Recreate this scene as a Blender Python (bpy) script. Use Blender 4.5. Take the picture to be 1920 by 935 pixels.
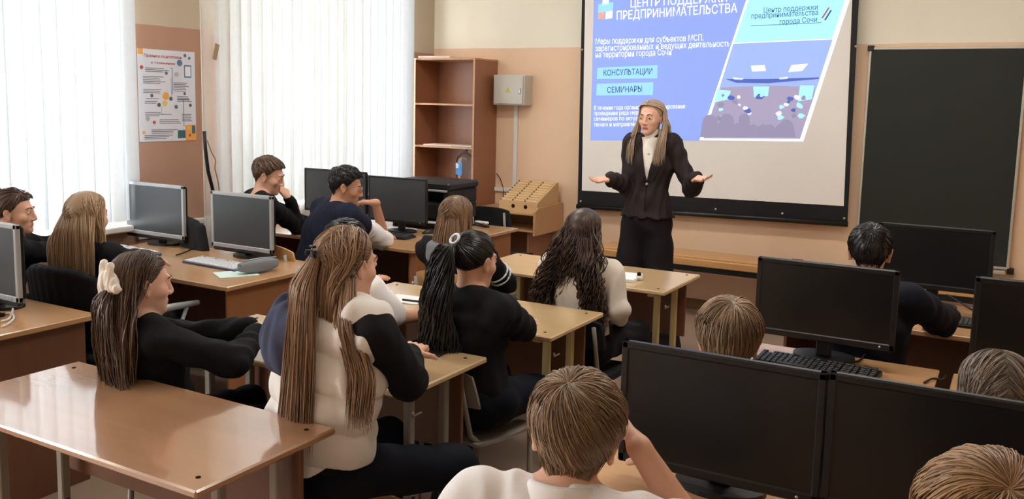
import bpy, math, random
import numpy as np
from mathutils import Matrix, Vector

# ------------------------------------------------------------------ camera, world, lights, exposure
for _o in list(bpy.data.objects):
    bpy.data.objects.remove(_o, do_unlink=True)
scene = bpy.context.scene
COL = scene.collection
CAM_H = 1.70
FPX, CYAW, CPIT, CROLL, PCY = 1661.2, 0.51652, 0.124143, 0.023232, 399.6


def cam_axes():
    cy, sy, cp, sp = math.cos(CYAW), math.sin(CYAW), math.cos(CPIT), math.sin(CPIT)
    f = np.array([-sy * cp, cy * cp, -sp]); r = np.array([cy, sy, 0.0]); u = np.cross(r, f)
    c, s = math.cos(CROLL), math.sin(CROLL)
    return c * r + s * u, -s * r + c * u, f


AX_R, AX_U, AX_F = cam_axes()
cam_data = bpy.data.cameras.new('camera'); cam = bpy.data.objects.new('camera', cam_data); COL.objects.link(cam)
cam_data.sensor_width = 36.0; cam_data.lens = FPX / 1920 * 36; cam_data.shift_y = -(467.5 - PCY) / 1920
cam_data.clip_start = 0.02
cam.matrix_world = Matrix(((AX_R[0], AX_U[0], -AX_F[0], 0), (AX_R[1], AX_U[1], -AX_F[1], 0), (AX_R[2], AX_U[2], -AX_F[2], CAM_H), (0, 0, 0, 1)))
scene.camera = cam

SKY = 3.0          # radiance of the overcast sky seen by the windows
FILL_LAMP = 17.0         # radiance of the unseen ceiling lamps added as fill light
SLIDE = 0.62       # radiance of the projected slide
EXPOSURE = 0.6
scene.view_settings.view_transform = 'Standard'
try:
    scene.view_settings.look = 'None'
except Exception:
    pass
scene.view_settings.exposure = EXPOSURE; scene.view_settings.gamma = 1.0
scene.view_settings.use_curve_mapping = False
scene.cycles.use_denoising = True
try:
    scene.cycles.denoiser = 'OPENIMAGEDENOISE'
except Exception:
    pass
scene.cycles.max_bounces = 8; scene.cycles.diffuse_bounces = 5; scene.cycles.transparent_max_bounces = 16
scene.cycles.sample_clamp_indirect = 6.0
world = bpy.data.worlds.new('overcast_sky'); scene.world = world; world.use_nodes = True
world.node_tree.nodes['Background'].inputs[0].default_value = (0.90, 0.96, 1.0, 1)
world.node_tree.nodes['Background'].inputs[1].default_value = SKY


def area(name, loc, rot, sx, sy, radiance, col):
    l = bpy.data.lights.new(name, 'AREA'); l.shape = 'RECTANGLE'; l.size = sx; l.size_y = sy
    l.energy = radiance * math.pi * sx * sy; l.color = col
    o = bpy.data.objects.new(name, l); o.location = loc; o.rotation_euler = rot; COL.objects.link(o); return o


# daylight: the bright sky just beyond each window of the left wall
WX = -5.0
WINS = [(4.50, 6.72), (1.30, 3.72), (-1.55, 0.55)]
WZ0, WZ1 = 0.86, 2.95
for y0, y1 in WINS:
    area('window_daylight', (WX - 0.62, (y0 + y1) / 2, (WZ0 + WZ1) / 2 + .1), (0, -math.pi / 2, 0), WZ1 - WZ0 + .4, y1 - y0 + .4, SKY * 2.2, (0.93, 0.97, 1.0))


# ------------------------------------------------------------------ helpers
def px(u, v, y):
    """world point on the upright plane y that the photograph shows at u, v"""
    d = AX_R * ((u - 960) / FPX) - AX_U * ((v - PCY) / FPX) + AX_F
    p = d * (y / d[1]); return np.array([p[0], p[1], p[2] + CAM_H])


def pz(u, v, z):
    d = AX_R * ((u - 960) / FPX) - AX_U * ((v - PCY) / FPX) + AX_F
    p = d * ((z - CAM_H) / d[2]); return np.array([p[0], p[1], z])


def pxx(u, v, x):
    d = AX_R * ((u - 960) / FPX) - AX_U * ((v - PCY) / FPX) + AX_F
    p = d * (x / d[0]); return np.array([p[0], p[1], p[2] + CAM_H])


def srgb(r, g, b):
    f = lambda c: (c / 255 / 12.92) if c / 255 <= .04045 else ((c / 255 + .055) / 1.055) ** 2.4
    return (f(r), f(g), f(b), 1.0)


MATS = {}


def mat(name, col, rough=.6, spec=.5, metal=0, noise=None, coat=0, emit=None, bump=None, alpha=None, ior=None):
    """principled material with optional procedural colour variation: noise=(scale xyz, amount) and bump=(scale, strength)"""
    if name in MATS: return MATS[name]
    m = bpy.data.materials.new(name); m.use_nodes = True; nt = m.node_tree; b = nt.nodes['Principled BSDF']
    b.inputs['Base Color'].default_value = col; b.inputs['Roughness'].default_value = rough
    b.inputs['Specular IOR Level'].default_value = spec; b.inputs['Metallic'].default_value = metal
    b.inputs['Coat Weight'].default_value = coat; b.inputs['Coat Roughness'].default_value = .12
    if ior: b.inputs['IOR'].default_value = ior
    tc = nt.nodes.new('ShaderNodeTexCoord')
    if noise:
        mp = nt.nodes.new('ShaderNodeMapping'); mp.inputs['Scale'].default_value = noise[0]
        n = nt.nodes.new('ShaderNodeTexNoise'); n.inputs['Scale'].default_value = 1; n.inputs['Detail'].default_value = 6
        n.inputs['Roughness'].default_value = .6
        r = nt.nodes.new('ShaderNodeMapRange'); r.inputs['To Min'].default_value = 1 - noise[1]; r.inputs['To Max'].default_value = 1 + noise[1]
        mx = nt.nodes.new('ShaderNodeMix'); mx.data_type = 'RGBA'; mx.blend_type = 'MULTIPLY'; mx.inputs[0].default_value = 1
        nt.links.new(tc.outputs['Object'], mp.inputs[0]); nt.links.new(mp.outputs[0], n.inputs['Vector'])
        nt.links.new(n.outputs[0], r.inputs[0]); mx.inputs[6].default_value = col
        nt.links.new(r.outputs[0], mx.inputs[7]); nt.links.new(mx.outputs[2], b.inputs['Base Color'])
    if bump:
        n2 = nt.nodes.new('ShaderNodeTexNoise'); n2.inputs['Scale'].default_value = bump[0]; n2.inputs['Detail'].default_value = 3
        bp = nt.nodes.new('ShaderNodeBump'); bp.inputs['Strength'].default_value = bump[1]; bp.inputs['Distance'].default_value = .01
        nt.links.new(tc.outputs['Object'], n2.inputs['Vector']); nt.links.new(n2.outputs[0], bp.inputs['Height']); nt.links.new(bp.outputs[0], b.inputs['Normal'])
    if emit:
        b.inputs['Emission Color'].default_value = emit[0]; b.inputs['Emission Strength'].default_value = emit[1]
    if alpha is not None: b.inputs['Alpha'].default_value = alpha
    MATS[name] = m; return m


class MB:
    """collects shapes into ONE mesh"""
    def __init__(s): s.v = []; s.f = []; s.mi = []; s.cur = 0; s.smooth = []

    def add(s, vs, fs, smooth=False):
        o = len(s.v); s.v += [tuple(map(float, p)) for p in vs]
        for f in fs: s.f.append(tuple(i + o for i in f)); s.mi.append(s.cur); s.smooth.append(smooth)

    def box(s, lo, hi, bev=0.0, rot=None, org=None):
        lo = np.minimum(lo, hi) if 0 else np.array(lo, float); hi = np.array(hi, float)
        a, b = np.minimum(lo, hi), np.maximum(lo, hi)
        e = min(bev, .49 * float((b - a).min()))
        if e <= 0:
            vs = [(x, y, z) for z in (a[2], b[2]) for y in (a[1], b[1]) for x in (a[0], b[0])]
            fs = [(0, 2, 3, 1), (4, 5, 7, 6), (0, 1, 5, 4), (2, 6, 7, 3), (0, 4, 6, 2), (1, 3, 7, 5)]
        else:
            vs = []; idx = {}
            for ci, (sx, sy, sz) in enumerate([(x, y, z) for z in (0, 1) for y in (0, 1) for x in (0, 1)]):
                c = [(a[0], b[0])[sx], (a[1], b[1])[sy], (a[2], b[2])[sz]]; sg = [1 if q == 0 else -1 for q in (sx, sy, sz)]
                for ax in range(3):
                    p = [c[k] + (0 if k == ax else sg[k] * e) for k in range(3)]
                    idx[(ci, ax)] = len(vs); vs.append(p)
            fs = []
            for ax in range(3):
                for side in (0, 1):
                    cs = [i for i in range(8) if ((i >> ax) & 1) == side]
                    o = [cs[0], cs[1], cs[3], cs[2]]
                    fs.append([idx[(i, ax)] for i in o])
            for ax in range(3):
                o1, o2 = [k for k in range(3) if k != ax]
                for i in range(8):
                    if (i >> ax) & 1: continue
                    j = i | (1 << ax)
                    fs.append([idx[(i, o1)], idx[(j, o1)], idx[(j, o2)], idx[(i, o2)]])
            for i in range(8): fs.append([idx[(i, 0)], idx[(i, 1)], idx[(i, 2)]])
            ctr = (a + b) / 2; V = np.array(vs); out = []
            for f in fs:
                P = V[f]; n = np.cross(P[1] - P[0], P[2] - P[0])
                out.append(tuple(f) if np.dot(n, P.mean(0) - ctr) > 0 else tuple(reversed(f)))
            fs = out
        if rot is not None:
            R_ = np.array(rot); o_ = np.array(org if org is not None else (0, 0, 0), float)
            vs = [R_ @ (np.array(p, float) - o_) + o_ for p in vs]
        s.add(vs, fs); return s

    def tube(s, pts, r, n=8, close=True):
        pts = [np.array(p, float) for p in pts]; rs = r if hasattr(r, '__len__') else [r] * len(pts)
        t0 = pts[1] - pts[0]; a = np.array([0, 0, 1.0]) if abs(t0[2]) < .9 * np.linalg.norm(t0) else np.array([1.0, 0, 0])
        vs = []; fs = []; u = None
        for i, p in enumerate(pts):
            t = pts[min(i + 1, len(pts) - 1)] - pts[max(i - 1, 0)]; t = t / (np.linalg.norm(t) + 1e-12)
            if u is None: u = np.cross(a, t)
            u = u - t * np.dot(u, t); u /= np.linalg.norm(u) + 1e-12; w = np.cross(t, u)
            for k in range(n):
                q = 2 * math.pi * (k + .5) / n; vs.append(p + rs[i] * (math.cos(q) * u + math.sin(q) * w))
        for i in range(len(pts) - 1):
            for k in range(n): fs.append((i * n + k, i * n + (k + 1) % n, (i + 1) * n + (k + 1) % n, (i + 1) * n + k))
        if close: fs.append(tuple(reversed(range(n)))); fs.append(tuple(range((len(pts) - 1) * n, len(pts) * n)))
        s.add(vs, fs, True); return s

    def lathe(s, prof, c, n=20, axis=None):
        vs = []; fs = []; A = np.eye(3) if axis is None else axis; c = np.array(c, float)
        for r, z in prof:
            for k in range(n): q = 2 * math.pi * k / n; vs.append(c + A @ np.array([r * math.cos(q), r * math.sin(q), z]))
        for i in range(len(prof) - 1):
            for k in range(n): fs.append((i * n + k, i * n + (k + 1) % n, (i + 1) * n + (k + 1) % n, (i + 1) * n + k))
        fs.append(tuple(reversed(range(n)))); fs.append(tuple(range((len(prof) - 1) * n, len(prof) * n)))
        s.add(vs, fs, True); return s

    def prism(s, poly, d):
        """closed outline (list of 3-D points) pushed along d"""
        n = len(poly); P = [np.array(p, float) for p in poly]; d = np.array(d, float)
        nn = np.zeros(3)
        for i in range(n): nn += np.cross(P[i], P[(i + 1) % n])
        if np.dot(nn, d) > 0: P = P[::-1]
        vs = P + [p + d for p in P]
        fs = [tuple(range(n)), tuple(reversed(range(n, 2 * n)))] + [(i, n + i, n + (i + 1) % n, (i + 1) % n) for i in range(n)]
        s.add(vs, fs); return s

    def grid(s, P, smooth=True, closed_u=False):
        P = np.array(P, float); a, b = P.shape[:2]; vs = P.reshape(-1, 3); fs = []
        for i in range(a - 1):
            for j in range(b - 1 + (1 if closed_u else 0)):
                fs.append((i * b + j, i * b + (j + 1) % b, (i + 1) * b + (j + 1) % b, (i + 1) * b + j))
        s.add(vs, fs, smooth); return s

    def build(s, name, m, parent=None, org=None):
        me = bpy.data.meshes.new(name); v = np.array(s.v, float).reshape(-1, 3)
        if org is not None: v = v - np.array(org, float)
        me.from_pydata(v.tolist(), [], s.f); ms = m if isinstance(m, (list, tuple)) else [m]
        for q in ms: me.materials.append(q)
        me.polygons.foreach_set('material_index', s.mi); me.polygons.foreach_set('use_smooth', s.smooth); me.update()
        o = bpy.data.objects.new(name, me); COL.objects.link(o)
        if parent is not None: o.parent = parent
        return o


def tag(o, label=None, cat=None, group=None, kind=None):
    if label: o['label'] = label
    if cat: o['category'] = cat
    if group: o['group'] = group
    if kind: o['kind'] = kind
    return o


def thing(name, label, cat, loc, rz=0, group=None):
    o = bpy.data.objects.new(name, None); COL.objects.link(o); o.empty_display_size = .05
    o.location = tuple(map(float, loc)); o.rotation_euler = (0, 0, rz); return tag(o, label, cat, group)


def copy_tree(o, parent=None):
    c = o.copy(); COL.objects.link(c)
    if parent is not None: c.parent = parent
    for ch in list(o.children): copy_tree(ch, c)
    return c


def struct(name, mb, m): return tag(mb.build(name, m), kind='structure')


def rotz(a): c, s = math.cos(a), math.sin(a); return np.array([[c, -s, 0], [s, c, 0], [0, 0, 1.0]])
def rotx(a): c, s = math.cos(a), math.sin(a); return np.array([[1.0, 0, 0], [0, c, -s], [0, s, c]])
def roty(a): c, s = math.cos(a), math.sin(a); return np.array([[c, 0, s], [0, 1.0, 0], [-s, 0, c]])


GLY = {}


def _font(body, bold):
    c = bpy.data.curves.new('lettering', 'FONT'); c.body = body; c.size = 1; c.offset = bold; c.resolution_u = 2
    t = bpy.data.objects.new('lettering', c); COL.objects.link(t); me = bpy.data.meshes.new_from_object(t.evaluated_get(bpy.context.evaluated_depsgraph_get())); bpy.data.objects.remove(t, do_unlink=True)
    v = np.zeros(len(me.vertices) * 3); me.vertices.foreach_get('co', v); f = [tuple(q.vertices) for q in me.polygons]; bpy.data.meshes.remove(me); return v.reshape(-1, 3), f


def glyph(ch, bold):
    """outline and advance of one letter; the soft sign and yery are drawn from a turned-over R-shape so their bowls stay open"""
    if (ch, bold) in GLY: return GLY[(ch, bold)]
    wd = lambda s_: np.ptp(_font(s_, 0)[0][:, 0])
    if ch == ' ': g = (np.zeros((0, 3)), [], .28)
    elif ch in 'ЬьЫы':
        v, f = _font('Р', bold); k = 1.0 if ch in 'ЬЫ' else .75; v = v.copy(); v[:, 0] -= v[:, 0].min() - .08; v[:, 1] = v[:, 1].max() - v[:, 1]; v *= [k * .95, k, 1]; f = [q[::-1] for q in f]; adv = v[:, 0].max() + .07
        if ch in 'Ыы':
            h = v[:, 1].max(); sw = .085 * (1 + 4 * bold); n = len(v); x = v[:, 0].max() + .08; v = np.concatenate([v, [[x, 0, 0], [x + sw, 0, 0], [x + sw, h, 0], [x, h, 0]]]); f = f + [(n, n + 1, n + 2, n + 3)]; adv = x + sw + .08
        g = (v, f, adv)
    else:
        v, f = _font(ch, bold); g = (v, f, max(.1, wd('И' + ch + 'И') - wd('ИИ')))
    GLY[(ch, bold)] = g; return g


def text_mesh(body, size, m, o3, ex, ez, thick, parent, name='lettering', align='LEFT', bold=0.0, fit=None):
    """real lettering: font outlines turned into one mesh laid on the plane (o3, ex, ez)"""
    V = []; F = []; x = 0; n = 0
    for ch in body:
        v, f, adv = glyph(ch, bold)
        if len(v): V.append(v + [x, 0, 0]); F += [tuple(i + n for i in q) for q in f]; n += len(v)
        x += adv
    v = np.concatenate(V) * size
    if fit: v[:, 0] *= fit / max(1e-6, v[:, 0].max() - v[:, 0].min())
    ex = np.array(ex, float); ez = np.array(ez, float); w = np.array(o3, float) + v[:, :1] * ex + v[:, 1:2] * ez + np.cross(ex, ez) * thick
    me = bpy.data.meshes.new(name); me.from_pydata(w.tolist(), [], F); me.materials.append(m); me.update()
    o = bpy.data.objects.new(name, me); COL.objects.link(o)
    if parent is not None: o.parent = parent
    return o

# ------------------------------------------------------------------ materials
def wood(name, c, rough=.28, amt=.16, sc=(3, 26, 26), coat=.35, ior=1.5):
    return mat(name, c, rough, .5, noise=(sc, amt), coat=coat, ior=ior)


M_birch = wood('birch_laminate', srgb(208, 176, 132), .22, .10, coat=.5, ior=1.6)
M_beech = wood('beech_laminate', srgb(186, 138, 102), .25, .12, coat=1.0, ior=1.6)
M_orange = wood('orange_beech_laminate', srgb(190, 146, 104), .25, .12, coat=.45)
M_panel = wood('dark_beech_panel', srgb(114, 76, 54), .45, .14, (24, 24, 3), .1)
M_edge = wood('edge_band', srgb(176, 128, 84), .4, .08, coat=.1)
M_case = wood('bookcase_beech', srgb(150, 100, 70), .4, .14, (24, 24, 3), .1)
M_ply = wood('birch_plywood', srgb(205, 168, 120), .5, .10, (6, 6, 30), .0)
M_plychair = wood('bent_plywood', srgb(190, 150, 100), .35, .12, (18, 4, 4), .2)
M_pine = wood('varnished_pine', srgb(205, 155, 100), .35, .22, (2, 30, 30), .2)
M_creamtube = mat('cream_painted_steel', srgb(205, 185, 130), .4, .5)
M_greytube = mat('grey_painted_steel', srgb(150, 143, 132), .4, .5)
M_chrome = mat('brushed_steel', srgb(190, 190, 190), .3, .5, metal=.8)
M_blackp = mat('black_plastic', srgb(24, 24, 26), .42, .4, bump=(400, .05))
M_blackgl = mat('glossy_black_bezel', srgb(18, 18, 19), .42, .5)
M_screen = mat('dark_lcd_screen', srgb(16, 17, 19), .32, .5, noise=((2, 2, 2), .12))
M_screenl = mat('matte_lcd_screen', srgb(52, 56, 60), .38, .6, noise=((2, 2, 2), .08))
M_silver = mat('silver_plastic', srgb(168, 170, 172), .35, .5, metal=.3)
M_white = mat('white_plastic', srgb(225, 224, 220), .45, .5)
M_offwhite = mat('beige_plastic', srgb(205, 200, 190), .5, .5)
M_keys = mat('pale_keycaps', srgb(208, 210, 214), .5, .4)
M_keyb = mat('keyboard_tray', srgb(90, 96, 112), .5, .4)
M_dkeys = mat('black_keycaps', srgb(38, 38, 40), .4, .5)
M_paper = mat('paper', srgb(238, 238, 240), .8, .2, noise=((9, 9, 9), .03))
M_cable = mat('black_cable', srgb(22, 20, 20), .5, .4)
M_wcable = mat('white_cable', srgb(210, 205, 196), .5, .4)
M_boxmetal = mat('grey_enamelled_steel', srgb(196, 192, 182), .4, .5, noise=((3, 3, 3), .04))
M_darkhole = mat('dark_slot', srgb(40, 28, 20), .9, .1)
M_chair = mat('charcoal_upholstery', srgb(40, 42, 44), .85, .2, noise=((120, 120, 120), .2), bump=(300, .25))
M_blackmesh = mat('black_chair_fabric', srgb(18, 18, 22), .8, .2, noise=((150, 150, 150), .25), bump=(300, .2))
M_board = mat('dark_green_chalkboard', srgb(37, 40, 35), .6, .3, noise=((2.2, 2.2, 2.2), .16))
M_alu = mat('pale_aluminium', srgb(196, 190, 178), .35, .5, metal=.4)
M_screenfab = mat('white_screen_fabric', srgb(240, 235, 228), .85, .1, noise=((1.2, 1.2, 1.2), .03))
M_blackfab = mat('black_screen_border', srgb(22, 22, 24), .55, .3)


_b = M_beech.node_tree; _p = _b.nodes['Principled BSDF']; _p.inputs['Coat IOR'].default_value = 2.5; _p.inputs['Coat Roughness'].default_value = .07
M_birch.node_tree.nodes['Principled BSDF'].inputs['Coat IOR'].default_value = 1.8
_mp = _b.nodes.new('ShaderNodeMapping'); _mp.inputs['Scale'].default_value = (14, 90, 1); _n = _b.nodes.new('ShaderNodeTexNoise'); _n.inputs['Scale'].default_value = 1; _n.inputs['Detail'].default_value = 3
_bp = _b.nodes.new('ShaderNodeBump'); _bp.inputs['Strength'].default_value = .12; _bp.inputs['Distance'].default_value = .004; _tc = [x for x in _b.nodes if x.type == 'TEX_COORD'][0]
_b.links.new(_tc.outputs['Object'], _mp.inputs[0]); _b.links.new(_mp.outputs[0], _n.inputs['Vector']); _b.links.new(_n.outputs[0], _bp.inputs['Height']); 


def wall_mat(name, low, high, zline):
    m = bpy.data.materials.new(name); m.use_nodes = True; nt = m.node_tree; b = nt.nodes['Principled BSDF']; b.inputs['Roughness'].default_value = .75
    b.inputs['Specular IOR Level'].default_value = .25
    tc = nt.nodes.new('ShaderNodeTexCoord'); sx = nt.nodes.new('ShaderNodeSeparateXYZ'); nt.links.new(tc.outputs['Object'], sx.inputs[0])
    nz = nt.nodes.new('ShaderNodeTexNoise'); nz.inputs['Scale'].default_value = 4; nt.links.new(tc.outputs['Object'], nz.inputs['Vector'])
    ad = nt.nodes.new('ShaderNodeMath'); ad.operation = 'MULTIPLY_ADD'; ad.inputs[1].default_value = .012; nt.links.new(nz.outputs[0], ad.inputs[0]); nt.links.new(sx.outputs[2], ad.inputs[2])
    gt = nt.nodes.new('ShaderNodeMath'); gt.operation = 'GREATER_THAN'; gt.inputs[1].default_value = zline + .006; nt.links.new(ad.outputs[0], gt.inputs[0])
    mx = nt.nodes.new('ShaderNodeMix'); mx.data_type = 'RGBA'; mx.inputs[6].default_value = low; mx.inputs[7].default_value = high; nt.links.new(gt.outputs[0], mx.inputs[0])
    n2 = nt.nodes.new('ShaderNodeTexNoise'); n2.inputs['Scale'].default_value = 1.6; n2.inputs['Detail'].default_value = 5; nt.links.new(tc.outputs['Object'], n2.inputs['Vector'])
    r = nt.nodes.new('ShaderNodeMapRange'); r.inputs['To Min'].default_value = .93; r.inputs['To Max'].default_value = 1.07; nt.links.new(n2.outputs[0], r.inputs[0])
    m2 = nt.nodes.new('ShaderNodeMix'); m2.data_type = 'RGBA'; m2.blend_type = 'MULTIPLY'; m2.inputs[0].default_value = 1
    nt.links.new(mx.outputs[2], m2.inputs[6]); nt.links.new(r.outputs[0], m2.inputs[7]); nt.links.new(m2.outputs[2], b.inputs['Base Color'])
    n3 = nt.nodes.new('ShaderNodeTexNoise'); n3.inputs['Scale'].default_value = 90; bp = nt.nodes.new('ShaderNodeBump'); bp.inputs['Strength'].default_value = .12; bp.inputs['Distance'].default_value = .01
    nt.links.new(tc.outputs['Object'], n3.inputs['Vector']); nt.links.new(n3.outputs[0], bp.inputs['Height']); nt.links.new(bp.outputs[0], b.inputs['Normal'])
    return m


PEACH, CREAM = srgb(230, 197, 166), srgb(238, 231, 212)
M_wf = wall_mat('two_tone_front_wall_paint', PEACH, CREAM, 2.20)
M_wl = wall_mat('two_tone_shaded_left_wall_paint', srgb(176, 138, 116), srgb(192, 178, 156), 2.15)  # front wall's paint made darker: backlit shade put into both tones
M_ceil = mat('white_ceiling', srgb(235, 232, 225), .9, .1)
M_floor = mat('worn_linoleum', srgb(150, 128, 110), .42, .4, noise=((1.5, 1.5, 1.5), .14), bump=(60, .04))
M_base = mat('brown_baseboard', srgb(120, 84, 60), .5, .3)
M_frame = mat('white_window_frame', srgb(235, 235, 232), .4, .4)


def translucent_mat(name, col, t, d, tr=0.0):
    m = bpy.data.materials.new(name); m.use_nodes = True; nt = m.node_tree; nt.nodes.remove(nt.nodes['Principled BSDF'])
    out = nt.nodes['Material Output']; a = nt.nodes.new('ShaderNodeBsdfTranslucent'); b = nt.nodes.new('ShaderNodeBsdfDiffuse')
    tc = nt.nodes.new('ShaderNodeTexCoord'); n = nt.nodes.new('ShaderNodeTexNoise'); n.inputs['Scale'].default_value = 30; nt.links.new(tc.outputs['Object'], n.inputs['Vector'])
    r = nt.nodes.new('ShaderNodeMapRange'); r.inputs['To Min'].default_value = .96; r.inputs['To Max'].default_value = 1.04; nt.links.new(n.outputs[0], r.inputs[0])
    for s_, k in ((a, t), (b, d)):
        q = nt.nodes.new('ShaderNodeMix'); q.data_type = 'RGBA'; q.blend_type = 'MULTIPLY'; q.inputs[0].default_value = 1
        q.inputs[6].default_value = (col[0] * k, col[1] * k, col[2] * k, 1); nt.links.new(r.outputs[0], q.inputs[7]); nt.links.new(q.outputs[2], s_.inputs[0])
    ad = nt.nodes.new('ShaderNodeAddShader'); nt.links.new(a.outputs[0], ad.inputs[0]); nt.links.new(b.outputs[0], ad.inputs[1]); last = ad
    if tr:
        tp = nt.nodes.new('ShaderNodeBsdfTransparent'); mx = nt.nodes.new('ShaderNodeMixShader'); mx.inputs[0].default_value = tr
        nt.links.new(ad.outputs[0], mx.inputs[1]); nt.links.new(tp.outputs[0], mx.inputs[2]); last = mx
    nt.links.new(last.outputs[0], out.inputs[0]); return m


M_slat = translucent_mat('white_blind_fabric', (0.92, 0.97, 1.0), .118, .50)
M_voile = translucent_mat('sheer_voile', (1.0, 0.96, 0.88), .42, .46, .42)
M_glass = bpy.data.materials.new('window_glass'); M_glass.use_nodes = True
_nt = M_glass.node_tree; _nt.nodes.remove(_nt.nodes['Principled BSDF'])
_g = _nt.nodes.new('ShaderNodeBsdfGlossy'); _g.inputs[1].default_value = .02; _t = _nt.nodes.new('ShaderNodeBsdfTransparent'); _m = _nt.nodes.new('ShaderNodeMixShader')
_m.inputs[0].default_value = .06; _nt.links.new(_t.outputs[0], _m.inputs[1]); _nt.links.new(_g.outputs[0], _m.inputs[2]); _nt.links.new(_m.outputs[0], _nt.nodes['Material Output'].inputs[0])

# ------------------------------------------------------------------ the room
XR, YF, YB, ZC = 2.3, 7.2, -2.0, 3.25
struct('floor', MB().box((WX - .35, YB, -.1), (XR + .2, YF + .2, 0)), M_floor)
struct('ceiling', MB().box((WX - .35, YB - .2, ZC), (XR + .2, YF + .2, ZC + .12)), M_ceil)
w = MB()
segs = sorted(WINS); ys = [YB] + [q for s_ in segs for q in s_] + [YF + .2]
for i in range(0, len(ys), 2): w.box((WX - .35, ys[i], 0), (WX, ys[i + 1], ZC))
for a, b in segs:
    w.box((WX - .35, a, 0), (WX, b, WZ0 - .04)); w.box((WX - .35, a, WZ1), (WX, b, ZC))
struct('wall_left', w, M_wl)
struct('wall_front', MB().box((WX, YF, 0), (XR + .2, YF + .2, ZC)), M_wf)
struct('wall_right', MB().box((XR, YB, 0), (XR + .2, YF, ZC)), M_wf)
struct('wall_back', MB().box((WX - .35, YB - .2, 0), (XR + .2, YB, ZC)), M_wf)
struct('baseboard_front', MB().box((WX, YF - .018, 0), (XR, YF, .085), .004), M_base)
struct('baseboard_left', MB().box((WX, YB, 0), (WX + .018, YF - .02, .085), .004), M_base)
struct('baseboard_right', MB().box((XR - .018, YB, 0), (XR, YF - .02, .085), .004), M_base)
for n, (y0, y1) in enumerate(sorted(WINS, reverse=True), 1):
    wn = thing('window_%d' % n, None, None, (WX - .2, (y0 + y1) / 2, WZ0)); wn['kind'] = 'structure'; c = (WX - .2, (y0 + y1) / 2, WZ0)
    f = MB()
    for a, b in (((y0), (y0 + .07)), ((y1 - .07), y1), ((y0 + y1) / 2 - .05, (y0 + y1) / 2 + .05)): f.box((WX - .27, a, WZ0), (WX - .2, b, WZ1), .006)
    for a, b in ((WZ0, WZ0 + .07), (WZ1 - .07, WZ1), (2.28, 2.36)): f.box((WX - .268, y0, a), (WX - .202, y1, b), .006)
    f.build('window_frame', M_frame, wn, c)
    MB().box((WX - .24, y0 + .05, WZ0 + .05), (WX - .232, y1 - .05, WZ1 - .05)).build('window_pane', M_glass, wn, c)
    MB().box((WX - .2, y0 - .04, WZ0 - .04), (WX + .10, y1 + .04, WZ0), .008).build('window_sill', M_white, wn, c)


def blind(label, y0, y1, name='vertical_blind'):
    c = (WX + .06, (y0 + y1) / 2, WZ1)
    t = thing(name, label, 'window blind', c, 0, None)
    MB().box((WX + .035, y0 - .05, WZ1 + .03), (WX + .085, y1 + .06, WZ1 + .07), .004).build('headrail', M_white, t, c)
    n = int(round((y1 - y0) / .104)); first = None
    for i in range(n + 1):
        y = y0 + (y1 - y0) * i / n
        P = [[(-.0605 + .121 * k / 6, .010 * (1 - (k / 3 - 1) ** 2), z) for k in range(7)] for z in (WZ0 + .03 - WZ1, WZ0 + .04 - WZ1, .03)]
        P = np.array(P); Q = np.zeros_like(P); a = math.radians(11 + 5 * math.sin(i * 2.3))
        Q[..., 1] = P[..., 0] * math.cos(a); Q[..., 0] = P[..., 1] + P[..., 0] * math.sin(a); Q[..., 2] = P[..., 2]
        m = MB(); m.grid(Q); o = m.build('slat', M_slat, t); o.location = (0, y - c[1], 0)
    return t


blind('tall white vertical blind drawn across the window at the left edge of the photo', *WINS[1])
blind('white vertical blind behind the sheer curtain on the window beside the bookcase', *WINS[0])


def curtain(y0, y1, x, z0, z1, seed, amp=.028):
    r = random.Random(seed); ph = [r.uniform(0, 6) for _ in range(4)]; P = []
    for iz in range(9):
        z = z0 + (z1 - z0) * iz / 8; row = []
        for k in range(181):
            u = k / 180; y = y0 + (y1 - y0) * u
            row.append((x + amp * (math.sin(u * 92 + ph[0] + .5 * math.sin(iz * .6)) * .6 + .6 * math.sin(u * 37 + ph[1]) + .25 * math.sin(u * 210 + ph[2])) * (1.1 - .25 * iz / 8), y + .008 * math.sin(u * 60 + iz * .5), z))
        P.append(row)
    return MB().grid(P)


cu = curtain(pxx(375, 200, WX + .17)[1], 5.95, WX + .17, .35, 2.98, 3)
cur = cu.build('sheer_curtain', M_voile); tag(cur, 'sheer cream voile curtain with gathered folds hanging before the window beside the poster', 'curtain')
MB().tube([(WX + .17, 4.15, 3.02), (WX + .17, 6.9, 3.02)], .014, 10).build('curtain_rail', M_white, cur)
struct('trim_1', MB().box((WX, 3.80, .80), (WX + .035, 4.46, .84), .006).box((WX, 3.80, .745), (WX + .02, 4.46, .80), .004), M_white)

# unseen ceiling lamps, added to fill the room with light; rear ones off
M_fill = mat('fill_lamp_diffuser', (1, 1, 1, 1), .5, .2, emit=((1.0, .96, .90, 1), FILL_LAMP))
M_tubeoff = mat('fluorescent_diffuser_off', srgb(225, 225, 222), .5, .2)
lamp = {}
for i, (x, y, on) in enumerate([(-3.2, 3.3, 1), (-.6, 3.3, 1), (-3.2, 5.2, 1), (-.6, 5.2, 1), (-3.2, .9, 0), (-.6, .9, 0)]):
    if on not in lamp:
        l = lamp[on] = thing('added_ceiling_lamp', ('unlit white fluorescent lamp on the ceiling over the rear desks', 'lit white ceiling lamp added as fill light over the front desks')[on], 'ceiling lamp', (x, y, ZC), 0, ('unlit ceiling lamps', 'lit ceiling lamps')[on])
        MB().box((-.62, -.14, -.05), (.62, .14, 0), .01).build('housing', M_white, l)
        MB().box((-.6, -.12, -.085), (.6, .12, -.05), .015).build('diffuser', (M_tubeoff, M_fill)[on], l)
    else:
        l2 = copy_tree(lamp[on]); l2.location = (x, y, ZC)

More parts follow.
